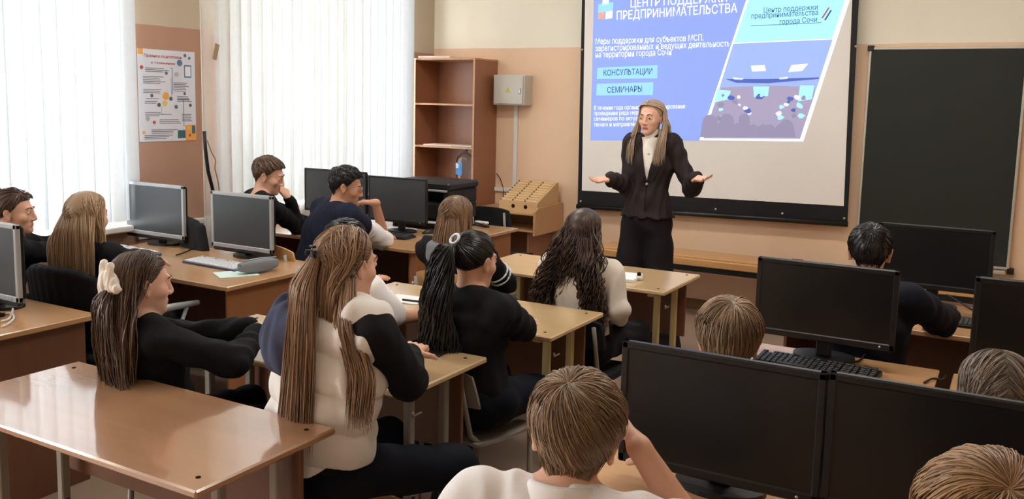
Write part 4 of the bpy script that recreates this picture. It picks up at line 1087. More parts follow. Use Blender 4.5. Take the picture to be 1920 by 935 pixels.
def hair_tail(rng, n, p0, pts, rad, wave=0, wf=30, w=.0022, jit=.04):
    """loose tail from the tie point p0 through pts; rad = half width (x, y) along it"""
    C = np.array([p0] + list(pts), float); m = 18; paths = []; ws = []; K = np.linspace(0, 1, len(C)); 
    for _ in range(n):
        end = 1 - abs(rng.normal(0, jit)); u = np.linspace(0, max(.5, end), m)
        B = np.stack([np.interp(u, K, C[:, i]) for i in range(3)], 1)
        for _s in range(2): B[1:-1] = (B[:-2] + 2 * B[1:-1] + B[2:]) / 4
        a, r = rng.uniform(0, 2 * math.pi), math.sqrt(rng.rand()); rx = np.interp(u, np.linspace(0, 1, len(rad)), [q[0] for q in rad]); ry = np.interp(u, np.linspace(0, 1, len(rad)), [q[1] for q in rad])
        B[:, 0] += rx * r * math.cos(a); B[:, 1] += ry * r * math.sin(a)
        if wave:
            p = rng.uniform(0, 6); f = wf * rng.uniform(.85, 1.15); L = np.linspace(0, 1, m) * np.linalg.norm(C[-1] - C[0]); B[:, 0] += wave * np.sin(f * L + p) * np.clip(u * 3, 0, 1); B[:, 1] += wave * np.cos(f * L + p) * np.clip(u * 3, 0, 1)
        paths.append(B); ws.append(w * rng.uniform(.7, 1.4))
    return paths, ws


# ------------------------------------------------------------------ people
def basis(yaw, pitch=0, roll=0):
    """columns: right, forward, up; yaw 0 looks along +y, positive turns to +x; pitch > 0 looks down; roll > 0 tips to the right"""
    f = np.array([math.sin(yaw), math.cos(yaw), 0]); r = np.array([math.cos(yaw), -math.sin(yaw), 0]); u = np.array([0, 0, 1.0])
    f2 = math.cos(pitch) * f - math.sin(pitch) * u; u2 = math.sin(pitch) * f + math.cos(pitch) * u
    r3 = math.cos(roll) * r - math.sin(roll) * u2; u3 = math.sin(roll) * r + math.cos(roll) * u2
    return np.stack([r3, f2, u3], 1)


def ik(S0, W, l1, l2, pole):
    d = W - S0; L = np.linalg.norm(d); L = min(L, (l1 + l2) * .999); d = nrm(d); a = (l1 * l1 - l2 * l2 + L * L) / (2 * L); h = math.sqrt(max(l1 * l1 - a * a, 1e-6))
    p = np.array(pole, float); p = nrm(p - d * np.dot(p, d)); return S0 + d * a + p * h, S0 + d * L


def hand(F, wr, dirv, normal, side, curl=.5, s=1.0, spread=.10, thumb=.9):
    """palm and five separate fingers; normal points out of the back of the hand"""
    d = nrm(dirv); n = nrm(np.array(normal, float) - d * np.dot(normal, d)); x = np.cross(d, n) * side      # x points to the thumb side
    F.cap(wr - d * .01, wr + d * .025 * s, .021 * s, .020 * s, k=.012)
    for off in (-.027, -.010, .009, .026): F.cap(wr + d * .02 * s + x * off * .6 * s, wr + d * .078 * s + x * off * s, .0125 * s, .0105 * s, k=.010)
    for off, L in ((.027, .066), (.0095, .076), (-.009, .070), (-.027, .054)):
        p = wr + d * .080 * s + x * off * s; a = curl * .45; dd = nrm(d + x * off * spread / .027)
        for seg, r in ((.45, .0088), (.32, .0078), (.25, .0068)):
            v = nrm(dd * math.cos(a) - n * math.sin(a)); q = p + v * L * seg * s; F.cap(p, q, r * s, r * .92 * s, k=.004); p = q; a += curl * .75
    p = wr + d * .022 * s + x * .022 * s; t1 = nrm(d * .6 + x * thumb - n * .25); q = p + t1 * .042 * s; F.cap(p, q, .0135 * s, .0105 * s, k=.008)
    t2 = nrm(d * 1.0 + x * thumb * .45 - n * (.2 + curl * .4)); q2 = q + t2 * .030 * s; F.cap(q, q2, .0100 * s, .009 * s, k=.004); F.cap(q2, q2 + nrm(t2 - n * curl * .3) * .024 * s, .009 * s, .0075 * s, k=.004)


def head_field(F, H, B, s, neck, nr=.05, ear=True):
    L = lambda x, y, z: H + B @ (np.array([x, y, z]) * s)
    R = B.T
    F.ell(L(0, -.012, .030), np.array([.0735, .0920, .0815]) * s, R, k=.02); F.ell(L(0, .026, -.036), np.array([.0565, .0600, .0700]) * s, R, k=.03)
    F.ell(L(0, .040, -.070), np.array([.040, .042, .038]) * s, R, k=.02); F.cap(L(-.006, .072, -.094), L(.006, .072, -.094), .016 * s, k=.02)
    for q in (-1, 1): F.ell(L(q * .040, .050, -.022), np.array([.022, .026, .022]) * s, R, k=.02)
    F.cap(L(-.034, .078, .024), L(.034, .078, .024), .011 * s, k=.014)
    for q in (-1, 1): F.ell(L(q * .032, .096, .006), np.array([.019, .015, .011]) * s, R, k=.012, sub=True)
    for q in (-1, 1): F.ell(L(q * .032, .0745, .006), np.array([.0145, .0125, .0120]) * s, R, k=.004)
    F.cap(L(0, .086, .014), L(0, .102, -.028), .0068 * s, .0105 * s, k=.012)
    for q in (-1, 1): F.ell(L(q * .011, .093, -.034), np.array([.0085, .010, .0075]) * s, R, k=.008)
    F.cap(L(-.018, .082, -.058), L(.018, .082, -.058), .0058 * s, k=.006); F.cap(L(-.015, .0815, -.067), L(.015, .0815, -.067), .0062 * s, k=.006)
    if ear:
        for q in (-1, 1):
            Re = (B @ roty(q * .28) @ rotx(.15)).T
            F.ell(L(q * .0775, -.012, -.002), np.array([.0075, .0185, .0310]) * s, Re, k=.008); F.ell(L(q * .0850, -.008, .004), np.array([.0045, .0105, .0185]) * s, Re, k=.004, sub=True)
            F.ell(L(q * .0745, -.006, -.029), np.array([.006, .0085, .0085]) * s, Re, k=.006)
    F.cap(L(0, -.022, -.045), neck, nr * s, (nr + .004) * s, k=.025)


NP = [0]


def person(label, head, yaw=0, heading=0, hip=None, pitch=0, roll=0, seat=True, hs=1.0, build=1.0, skin=None, L=None, R=None, top=None, top_kind='shirt', legs=None, hair=None, hair_m=None, vox=.006, sleeve=(1.0, 1.0),
           shoes=True, knees=None, feet=None, shoulder_drop=.0, neckf=0.0, face=True, arm=(.265, .235), collar=None, sw=.178, trouser=None, hz=None, vest=None, neck=.118):
    """one figure. head: world centre of the head; hip: (x, y) of the pelvis; L / R: dict(w=wrist point, pole, dir, n, curl)"""
    topVQ = None; NP[0] += 1; seed = NP[0]; rng = np.random.RandomState(seed * 7 + 1)
    H = np.array(head, float); B = basis(yaw, pitch, roll); Bd = basis(heading); rv, fv, up = Bd[:, 0], Bd[:, 1], Bd[:, 2]
    hz = hz if hz else (.535 if seat else H[2] - .735)
    hp = np.array([hip[0], hip[1], hz]) if hip is not None else np.array([H[0], H[1], hz]) - fv * .12
    root = thing('person', label, 'person', (hp[0], hp[1], 0)); org = np.array([hp[0], hp[1], 0.0])
    nb = H - B[:, 2] * neck * hs - B[:, 1] * .020 - up * .012 + fv * neckf       # base of the neck
    sp = nrm(nb - hp); fw = nrm(fv - sp * np.dot(fv, sp)); Rt = np.stack([rv, fw, sp], 0); TL = np.linalg.norm(nb - hp)
    chest = hp + sp * TL * .66 + fw * .0; waist = hp + sp * TL * .30
    sh = {q: nb - sp * (.045 + shoulder_drop) + rv * q * sw * build - fw * .005 for q in (-1, 1)}
    F = Field(); T = Field(); head_field(F, H, B, hs, nb - sp * .03, .047 if build < 1 else .051)
    bw = build
    for G, e in ((F, 0.0), (T, .013)):
        k = .05
        G.ell(hp + sp * .03, np.array([.158 * bw + e, .112 * bw + e, .115 + e]), Rt, k=k); G.ell(waist, np.array([.132 * bw + e, .098 * bw + e, .14 + e]), Rt, k=k)
        G.ell(chest, np.array([.158 * bw + e, .108 * bw + e, .16 + e]), Rt, k=k); G.cap(sh[-1] + rv * .04, sh[1] - rv * .04, .052 + e, k=k)
        for q in (-1, 1): G.cap(nb - sp * .01 + rv * q * .035, sh[q] - rv * q * .02, .036 + e * .6, .046 + e, k=.03)
    sleeves = Field(); arms = {}
    for q, A, sl_ in ((-1, L, sleeve[0]), (1, R, sleeve[1])):
        A = dict(A or {}); w_ = np.array(A.get('w', hp + fv * .30 + rv * q * .14 + up * .12), float); el, wr = ik(sh[q], w_, arm[0] * (1 if build >= 1 else .96), arm[1], A.get('pole', rv * q * .6 - up * 1.0 - fv * .3))
        if 'el' in A: el = np.array(A['el'], float); wr = w_
        arms[q] = (el, wr); F.cap(sh[q], el, .043 * bw, .035 * bw, k=.03); F.cap(el, wr, .036 * bw, .024, k=.02)
        hand(F, wr, A.get('dir', wr - el), A.get('n', up), A.get('side', q) * (-1 if A.get('flip') else 1), A.get('curl', .5), A.get('s', 1.0), A.get('spread', .10))
        e = .014
        T.cap(sh[q], sh[q] + (el - sh[q]) * min(1, sl_ * 2), .050 * bw + e, (.044 * bw + e), k=.035)
        if sl_ > .5: T.cap(el, el + (wr - el) * min(.97, (sl_ - .5) * 2), .044 * bw + e, .029 + e * .75, k=.02)
    # legs
    kn = {}; an = {}
    for q in (-1, 1):
        h0 = hp + rv * q * .085 - up * .0
        if seat:
            kn[q] = np.array(knees[q], float) if knees else h0 + fv * .40 + rv * q * .05 + up * (-.02)
            an[q] = np.array(feet[q], float) if feet else np.array([*(kn[q] + fv * .02 + rv * q * .0)[:2], .085])
        else:
            kn[q] = h0 + rv * q * .03 + fv * .02 - up * (hz - .47); an[q] = h0 + rv * q * .055 - fv * .02 - up * (hz - .085)
        F.cap(h0, kn[q], .074 * bw, .050 * bw, k=.04); F.cap(kn[q], an[q], .048 * bw, .032, k=.03); F.cap(an[q], an[q] + fv * .12 - up * .05, .032, .026, k=.02); F.cap(an[q], an[q] - fv * .035 - up * .045, .030, .028, k=.02)
    V, Q = F.mesh(vox); mi = None; mats = [skin or SK]
    if face:
        c = V[Q].mean(1); l = (c - H) @ B / hs; lip = (l[:, 1] > .078) & (np.abs(l[:, 0]) < .020) & (l[:, 2] < -.0535) & (l[:, 2] > -.0715); mi = lip.astype(int); mats = [skin or SK, M_lip]
    np_mesh('body', V, Q, mats, root, org, mi)
    if face:
        for q in (-1, 1):
            e = Field().ell(H + B @ np.array([q * .032, .0768, .006]) * hs, np.array([.0128, .0108, .0072]) * hs, B.T); V, Q = e.mesh(.0018); c = V[Q].mean(1); l = (c - H) @ B / hs
            np_mesh('eye', V, Q, [M_eyew, M_iris], root, org, ((l[:, 0] - q * .032) ** 2 + (l[:, 2] - .006) ** 2 < .0066 ** 2).astype(int))
            m = MB(); m.tube([H + B @ (np.array([q * x, y, z]) * hs) for x, y, z in ((.014, .0905, .0275), (.028, .0885, .0320), (.042, .0785, .0290), (.048, .071, .025))], [.0024 * hs, .0034 * hs, .0028 * hs, .0012 * hs], 6); m.build('eyebrow', M_brow, root, org)
    # garments
    dz = folds(.010, 42, seed)
    if top_kind == 'puffer':
        def dz(X, Y, Z, p=hp, s_=sp): return -.022 * np.sqrt(np.abs(np.sin(((X - p[0]) * s_[0] + (Y - p[1]) * s_[1] + (Z - p[2]) * s_[2]) * 27 + .9 +  .15 * np.sin(14 * X) + .15 * np.sin(19 * Y)))) + .012 + folds(.012, 30, seed)(X, Y, Z)
        P_ = Field(); e = .040
        P_.ell(hp + sp * .02, np.array([.165 + e, .118 + e, .12 + e]), Rt, k=.05); P_.ell(waist, np.array([.145 + e, .108 + e, .15 + e]), Rt, k=.05); P_.ell(chest, np.array([.160 + e, .112 + e, .17 + e]), Rt, k=.05); P_.cap(sh[-1] + rv * .055, sh[1] - rv * .055, .052 + e, k=.05); P_.half(hp + up * .05, -up)
        V, Q = P_.mesh(vox, dz); np_mesh('quilted_vest', V, Q, C_puff, root, org)
        V, Q = T.mesh(vox, folds(.006, 42, seed)); np_mesh('hoodie', V, Q, top, root, org)
        hd = Field(); ctr = nb - fw * .085 - sp * .04
        for a in np.linspace(-1.55, -.2, 7): hd.cap(nb - sp * .03 + rv * .125 * math.sin(a) - fw * (.135 * math.cos(a * .62) - .0) - sp * (.04 * math.cos(a * .7) - .03), nb - sp * .05 + rv * .135 * math.sin(a) - fw * (.14 * math.cos(a * .62) - .0) - sp * (.13 * math.cos(a * .7) - .03), .048, .058, k=.03)
        V, Q = hd.mesh(vox, folds(.008, 50, seed)); np_mesh('hood', V, Q, C_hood, root, org)
    elif top is not None:
        if top_kind == 'jacket':
            T.cap(hp - up * .03 + rv * .07, hp - up * .03 - rv * .07, .122, k=.06)
            if not seat:
                for q in (-1, 1):
                    T.cap(sh[q] + sp * .010, sh[q] + (arms[q][0] - sh[q]) * .25, .056, .054, k=.03); T.cap(waist + rv * q * .045, hp - up * .02 + rv * q * .068, .090, .126, k=.04); T.cap(hp - up * .02 + rv * q * .068, hp - up * .20 + rv * q * .075, .128, .135, k=.03)
                    T.cap(arms[q][0], arms[q][0] + (arms[q][1] - arms[q][0]) * .86, .058, .046, k=.03)
                T.half(hp + up * .065, -up)
        V, Q = T.mesh(vox, dz); topVQ = (V, Q); np_mesh({'shirt': 'shirt', 'jacket': 'jacket', 'sweater': 'sweater', 'hoodie': 'hoodie', 'blouse': 'blouse', 'tee': 't_shirt'}[top_kind], V, Q, top, root, org)
    if vest is not None:
        P_ = Field(); e = .024
        P_.ell(hp + sp * .03, np.array([.158 * bw + e, .112 * bw + e, .115 + e]), Rt, k=.05); P_.ell(waist, np.array([.132 * bw + e, .098 * bw + e, .14 + e]), Rt, k=.05); P_.ell(chest, np.array([.160 * bw + e, .112 * bw + e, .165 + e]), Rt, k=.05); P_.cap(sh[-1] + rv * .03, sh[1] - rv * .03, .052 + e, k=.05)
        for q in (-1, 1): P_.cap(nb - sp * .02 + rv * q * .04, sh[q] - rv * q * .02, .038 + e * .6, .050 + e, k=.03); P_.cap(sh[q], sh[q] + (arms[q][0] - sh[q]) * .30, .052 * bw + e, .050 * bw + e, k=.03)
        V, Q = P_.mesh(vox, folds(.006, 34, seed + 9)); np_mesh('vest', V, Q, vest, root, org)
    tr = Field(); e = .014
    for q in (-1, 1):
        h0 = hp + rv * q * .085; wide = .0 if seat else .034
        tr.cap(h0, kn[q], .078 * bw + e, .056 * bw + e + wide, k=.05); tr.cap(kn[q], an[q] + up * (.02 if seat else -.045), .053 * bw + e + wide, .042 + e + wide * 2.2, k=.03)
    tr.ell(hp + sp * (.0 if seat else .05) - up * .01, np.array([.158 * bw + (e if seat else .004), .114 * bw + (e if seat else .004), .11 if seat else .14]), Rt, k=.05)
    V, Q = tr.mesh(max(vox, .007), folds(.008, 30, seed + 50)); np_mesh('trousers', V, Q, trouser or C_black, root, org)
    for q in (-1, 1):
        s_ = Field(); a = an[q]; base = np.array([a[0], a[1], 0]); s_.box(base + fv * .05 + up * .018, np.array([.034, .125, .006]), Bd.T, .012, k=.01); so_ = len(s_.p)
        s_.cap(base - fv * .055 + up * .055, base + fv * .07 + up * .05, .036, .030, k=.02); s_.cap(base + fv * .07 + up * .05, base + fv * .14 + up * .035, .034, .026, k=.02); s_.cap(base - fv * .03 + up * .05, base - fv * .02 + up * .10, .040, .042, k=.02)
        V, Q = s_.mesh(.008); c = V[Q].mean(1); np_mesh('shoe', V, Q, [C_shoe, C_sole], root, org, (c[:, 2] < .028).astype(int))
    if collar is not None:
        c_ = Field()
        for a in np.linspace(0, 2 * math.pi, 30, endpoint=False):
            p = nb + rv * .062 * math.sin(a) + fw * (.062 * math.cos(a) - .008) - sp * .015; c_.cap(p, p + sp * .03, .012, .010, k=.015)
        V, Q = c_.mesh(.005); np_mesh('collar', V, Q, collar, root, org)
    info = dict(root=root, org=org, H=H, B=B, nb=nb, sp=sp, fw=fw, rv=rv, fv=fv, up=up, sh=sh, arms=arms, hp=hp, chest=chest, waist=waist, Rt=Rt, rng=rng, hs=hs, top=topVQ, hz=hz)
    return info


def add_hair(I, hm, parts, cap=.008, name='hair', line=hairline):
    """parts: (paths, widths, frame) with frame 'head' (head axes) or 'fall' (upright, turned with the head)"""
    H, B, hs = I['H'], I['B'], I['hs']; f = B[:, 1]; yaw = math.atan2(f[0], f[1]); U = basis(yaw); vs = []; qs = []; o = 0
    if cap is not None:
        V, Q = cap_mesh(cap, line); vs.append(H + V * hs @ B.T); qs.append(Q); o += len(V)
    for paths, ws, fr in parts:
        M = B if fr == 'head' else U; V, Q = strands(paths, ws); vs.append(H + V * hs @ M.T); qs.append(Q + o); o += len(V)
    return np_mesh(name, np.concatenate(vs), np.concatenate(qs), hm, I['root'], I['org'])

# ------------------------------------------------------------------ chairs
def school_chair(label, x, y, h, m_seat, m_leg, padded=False, seat_z=.425, low=False, back=True):
    """plywood (or padded) seat and back on a steel tube frame; faces +y before turning by h"""
    t = thing('school_chair', label, 'chair', (x, y, 0), -h); st = seat_z
    P = [[(.19 * u, -.19 + .38 * v, st - .012 - .010 * math.sin(math.pi * v) + (.0 if v < .85 else -.02 * (v - .85) / .15) + .006 * u * u) for u in np.linspace(-1, 1, 9)] for v in np.linspace(0, 1, 9)]
    P = np.array(P); m = MB(); th = .03 if padded else .012; m.grid(P); m.grid(P[:, ::-1] - [0, 0, th]); ring = [(0, j) for j in range(8)] + [(i, 8) for i in range(8)] + [(8, 8 - j) for j in range(8)] + [(8 - i, 0) for i in range(8)]
    a = [P[i, j] for i, j in ring]; m.grid([[p - [0, 0, th] for p in a], a], closed_u=True); m.build('seat', m_seat, t)
    bz0, bz1 = (st + .13, st + .285) if low else (st + .20, st + .40)
    if back:
        B_ = np.array([[(.185 * u * (1 - .06 * v * v), -.205 - .035 * v + .035 * u * u, bz0 + (bz1 - bz0) * v - .025 * v * abs(u) ** 3) for u in np.linspace(-1, 1, 11)] for v in np.linspace(0, 1, 7)]); m = MB(); th = .028 if padded else .010
        m.grid(B_[:, ::-1]); m.grid(B_ - [0, th, 0]); ring = [(0, j) for j in range(10)] + [(i, 10) for i in range(6)] + [(6, 10 - j) for j in range(10)] + [(6 - i, 0) for i in range(6)]; a = [B_[i, j] for i, j in ring]; m.grid([[p - [0, th, 0] for p in a], a], closed_u=True); m.build('backrest', m_seat, t)
    for s_ in (-1, 1):
        MB().tube([(s_ * .15, .16, st - .03), (s_ * .155, .165, .02), (s_ * .155, .165, 0)], .0115, 8).build('leg', m_leg, t)
        MB().tube([(s_ * .15, -.16, st - .03), (s_ * .155, -.18, .02), (s_ * .155, -.18, 0)], .0115, 8).build('leg', m_leg, t)
        if back: MB().tube([(s_ * .15, .15, st - .03), (s_ * .15, -.13, st - .03), (s_ * .15, -.19, st + .02), (s_ * .15, -.222, st + .14), (s_ * .15, -.25, bz1 - .04)], .0105, 8).build('back_upright', m_leg, t)
        MB().tube([(s_ * .155, .165, .13), (s_ * .155, -.18, .13)], .009, 8).build('stretcher', m_leg, t)
    MB().tube([(-.15, -.10, st - .03), (.15, -.10, st - .03)], .009, 8).build('stretcher', m_leg, t)
    return t


def office_chair(label, x, y, h, m_up, arms=True, m_arm=None, back_h=.92, w=.46):
    t = thing('office_chair', label, 'chair', (x, y, 0), -h)
    F = Field().box((0, .0, .43), (.20, .20, .012), None, .03, k=.02); V, Q = F.mesh(.012); np_mesh('seat', V, Q, m_up, t, (0, 0, 0))
    F = Field()
    for u in np.linspace(-1, 1, 9): F.cap((u * w / 2 * .86, -.27 + .05 * u * u, .60), (u * w / 2 * .80, -.31 + .05 * u * u, back_h - .06 - .03 * u ** 4), .030, k=.03)
    V, Q = F.mesh(.010); np_mesh('backrest', V, Q, m_up, t, (0, 0, 0))
    MB().tube([(0, -.1, .40), (0, -.29, .42), (0, -.335, .50), (0, -.33, .70)], .02, 8).build('back_bracket', M_blackp, t)
    MB().lathe([(.028, .08), (.028, .40), (.05, .41)], (0, 0, 0), 14).build('gas_column', M_blackp, t)
    m = MB()
    for k in range(5): a = k * 2 * math.pi / 5; m.tube([(0, 0, .09), (.28 * math.cos(a), .28 * math.sin(a), .065)], [.026, .016], 8)
    m.build('star_base', M_blackp, t)
    for k in range(5): a = k * 2 * math.pi / 5; MB().lathe([(.015, -.012), (.026, -.008), (.026, .008), (.015, .012)], (.28 * math.cos(a), .28 * math.sin(a), .027), 12, rotz(a) @ rotx(math.pi / 2)).build('castor', M_blackp, t)
    if arms:
        for s_ in (-1, 1):
            MB().tube([(s_ * .255, .32, .648), (s_ * .255, .10, .660), (s_ * .255, -.10, .660), (s_ * .25, -.22, .640)], [.014, .020, .020, .016], 10).build('armrest', m_arm or M_chrome, t)
            MB().tube([(s_ * .20, .10, .40), (s_ * .25, .16, .46), (s_ * .255, .25, .645)], .010, 8).build('armrest_support', m_arm or M_chrome, t)
            MB().tube([(s_ * .20, -.10, .40), (s_ * .25, -.12, .46), (s_ * .255, -.06, .65)], .010, 8).build('armrest_support', m_arm or M_chrome, t)
    return t


def sit(I, label, kind='ply', h=0, low=False, back=.05):
    hp = I['hp']; st = I['hz'] - .118; f = basis(h)[:, 1]
    x, y = hp[0] + f[0] * (.04 + back), hp[1] + f[1] * (.04 + back)
    if kind == 'ply': return school_chair(label, x, y, h, M_plychair, M_greytube, False, st, low)
    return school_chair(label, x, y, h, M_chair, M_greytube, True, st, low)


R_ = math.radians
def curtain_back(rng, n, zend, half, wave=0.0):
    """hair hanging straight down the back of the head"""
    return hair_tail(rng, n, (0, -.098, .045), [(0, -.128, -.06), (0, -.130, zend * .6), (0, -.128, zend)], [(half * .55, .008), (half * .8, .012), (half * .95, .016), (half, .018)], wave, 40, w=.0026, jit=.05)


# ------------------------------------------------------------------ the standing speaker
y_ = 5.72; H_ = px(1221, 222, y_)
W = person('woman standing by the screen with open arms, dark brown suit and straight blonde hair', H_, yaw=R_(187), heading=R_(169), hip=(H_[0] - .01, y_ + .02), pitch=.05, seat=False, vox=.0055, skin=SKH, hs=.98,
           L=dict(w=px(1305, 334, 5.50), el=px(1297, 352, 5.74), dir=px(1329, 337, 5.42) - px(1305, 334, 5.50), n=(.25, .3, -1), curl=.35, spread=.22),
           R=dict(w=px(1141, 333, 5.52), el=px(1180, 352, 5.72), dir=px(1108, 341, 5.40) - px(1141, 333, 5.52), n=(-.2, .3, -1), curl=.30, spread=.22),
           top=C_suit, top_kind='jacket', trouser=cloth('near_black_trousers', srgb(32, 28, 30), 160, .08, .8), sw=.146, build=.95)
from mathutils.bvhtree import BVHTree
V, Q = W['top']; bvh = BVHTree.FromPolygons(V.tolist(), Q.tolist())


def on_front(I, tree, x, s, off):
    """point on the front of a garment: x to the wearer's right, s metres along the spine from the neck base"""
    o = I['nb'] + I['rv'] * x - I['sp'] * s + I['fw'] * .6; r = tree.ray_cast(Vector(o), Vector(-I['fw'])); p = np.array(r[0]) if r[0] is not None else o - I['fw'] * .5
    return p + I['fw'] * off


def front_patch(I, tree, name, m, rows, off, th=None, nx=7):
    P = [[on_front(I, tree, xa + (xb - xa) * k / (nx - 1), s, off) for k in range(nx)] for s, xa, xb in rows]; M_ = MB(); M_.grid(P); Pb = [[p - I['fw'] * (off + .012) for p in r] for r in P]
    n_ = len(P); ring = [(0, j) for j in range(nx - 1)] + [(i, nx - 1) for i in range(n_ - 1)] + [(n_ - 1, nx - 1 - j) for j in range(nx - 1)] + [(n_ - 1 - i, 0) for i in range(n_ - 1)]
    M_.grid([[P[i][j] for i, j in ring], [Pb[i][j] for i, j in ring]], closed_u=True); return M_.build(name, m, I['root'], I['org'])


front_patch(W, bvh, 'turtleneck', C_knit, [(s, -.052 * (1 - ((s - .02) / .27)) ** .9 - .002, .052 * (1 - ((s - .02) / .27)) ** .9 + .002) for s in np.linspace(.0, .285, 12)], .006)
nk = Field()
for a in np.linspace(0, 2 * math.pi, 16, endpoint=False):
    p = W['nb'] + W['rv'] * .047 * math.sin(a) + W['fw'] * (.047 * math.cos(a) + .004) - W['sp'] * .03; nk.cap(p, p + W['sp'] * .075, .014, .011, k=.015)
V, Q = nk.mesh(.0045); np_mesh('turtleneck_collar', V, Q, C_knit, W['root'], W['org'])
for q in (-1, 1):
    front_patch(W, bvh, 'lapel', C_suit, [(s, *sorted((q * (.056 * (1 - (s - .02) / .28) + .0), q * (.056 * (1 - (s - .02) / .28) + .058 * math.sin(math.pi * min(1, .18 + .82 * (1 - s / .30))) ** .8)))) for s in np.linspace(.01, .295, 12)], .012)
p = on_front(W, bvh, 0, .315, .004); MB().lathe([(.011, 0), (.011, .004), (.006, .006)], p, 12, np.stack([W['rv'], W['sp'], W['fw']], 1)).build('button', M_chrome, W['root'], W['org'])
p = on_front(W, bvh, 0, .11, .010); MB().lathe([(.006, 0), (.006, .003)], p, 8, np.stack([W['rv'], W['sp'], W['fw']], 1)).build('pendant', M_chrome, W['root'], W['org'])
front_patch(W, bvh, 'front_seam', C_black, [(s, -.003, .003) for s in np.linspace(.30, .50, 8)], .002, nx=3)
r = W['rng']
def side_locks(rng, n):
    """hair parted in the middle, framing the face and lying over the chest"""
    P_, ws = [], []
    for _ in range(n):
        sd = rng.choice([-1, 1]); ang = rng.uniform(-1.0, .92); s = nrm([sd * abs(rng.normal(0, .03)), math.sin(ang), math.cos(ang)]); t = nrm(np.array([sd, -rng.uniform(.25, .6) if ang > .3 else -rng.uniform(.0, .35), -.1])); t = t - s * np.dot(s, t)
        P, d = slerp_path(s, t, np.linspace(0, rng.uniform(1.25, 1.6), 9), .012 + .006 * np.linspace(0, 1, 9) + .004 * rng.rand()); e = P[-1]; u = np.linspace(0, 1, 15)[1:]; ze = -.275 + rng.uniform(-.05, .05); yt = rng.uniform(.02, .118)
        k = u * u * (3 - 2 * u); X = e[0] * (1 + .12 * np.sin(u * 3)) + sd * rng.uniform(-.02, .03) * u; Y = e[1] + (yt - e[1]) * k; P_.append(np.concatenate([P, np.stack([X, Y, e[2] + (ze - e[2]) * u], 1)])); ws.append(.0026 * rng.uniform(.7, 1.3))
    return P_, ws


add_hair(W, H_ash, [(*side_locks(r, 680), 'fall'), (*hair_long(r, 260, 0, -.25, back=-.10, w=.0026), 'fall')], line=partline)

# ------------------------------------------------------------------ pupils at the middle desks
y_ = 1.97; H_ = px(268, 532, y_)
hA, hB = np.array([*pz(478, 612, .80)[:2], .795]), np.array([*pz(497, 606, .80)[:2], .80])
G3 = person('girl with a fluffy white scrunchie and long brown hair behind the empty foreground desk', H_, yaw=R_(20), heading=R_(10), hip=(H_[0] + .02, 2.07), pitch=.08, hz=.50, hs=.95, build=.86, vox=.0045, skin=SKH, sw=.165,
            L=dict(w=px(465, 612, 2.36), pole=(-1, 0, -.6), n=(-.5, 0, 1), dir=(.9, .35, .05), curl=.7), R=dict(w=px(478, 625, 2.30), pole=(1, -.6, -.4), n=(.6, .1, 1), dir=(.45, .8, .1), curl=.6), top=C_black, top_kind='jacket')
r = G3['rng']
tie = nrm((.30, -.93, -.16)); tp_ = E0 + (ER + .018) * tie
add_hair(G3, H_mid, [(*hair_gather(r, 520, tie, top_only=False, w=.0019), 'head'), (*hair_long(r, 520, 0, -.39, back=-.115, flare=.06, spread=1.25, wave=.006, wf=22, w=.0020, side_y=-.085), 'fall'), (*hair_tail(r, 420, tp_, [tp_ + [0, -.03, -.06], (.04, -.135, -.22), (.09, -.12, -.41)], [(.018, .014), (.06, .03), (.11, .035), (.14, .035)], .008, 24), 'fall')])
sc = Field(); c = G3['H'] + G3['B'] @ (tp_ * .95); ax_ = G3['B'] @ tie
u_ = nrm(np.cross(ax_, [0, 0, 1])); v_ = np.cross(u_, ax_)
for k in range(8):
    a = k * 2 * math.pi / 8; sc.ell(c + u_ * .028 * math.cos(a) + v_ * .026 * math.sin(a) + ax_ * .008, (.018, .018, .018), k=.012)
for q, h_ in ((-1, .060), (1, .066)): sc.cap(c + u_ * q * .013 + v_ * .012 + ax_ * .016, c + u_ * q * .017 + np.array([0, 0, h_]) + ax_ * .012, .0125, .0135, k=.008)
sc.cap(c + ax_ * .02 + u_ * .012, c + ax_ * .012 + u_ * .035 + np.array([0, 0, -.058]), .014, .010, k=.01); sc.cap(c + ax_ * .016 - u_ * .02, c + ax_ * .014 - u_ * .052 + np.array([0, 0, -.012]), .015, .014, k=.01)
V, Q = sc.mesh(.004, folds(.003, 160, 3)); np_mesh('scrunchie', V, Q, C_scr, G3['root'], G3['org'])
sit(G3, 'plywood school chair under the girl with the white scrunchie', low=True)

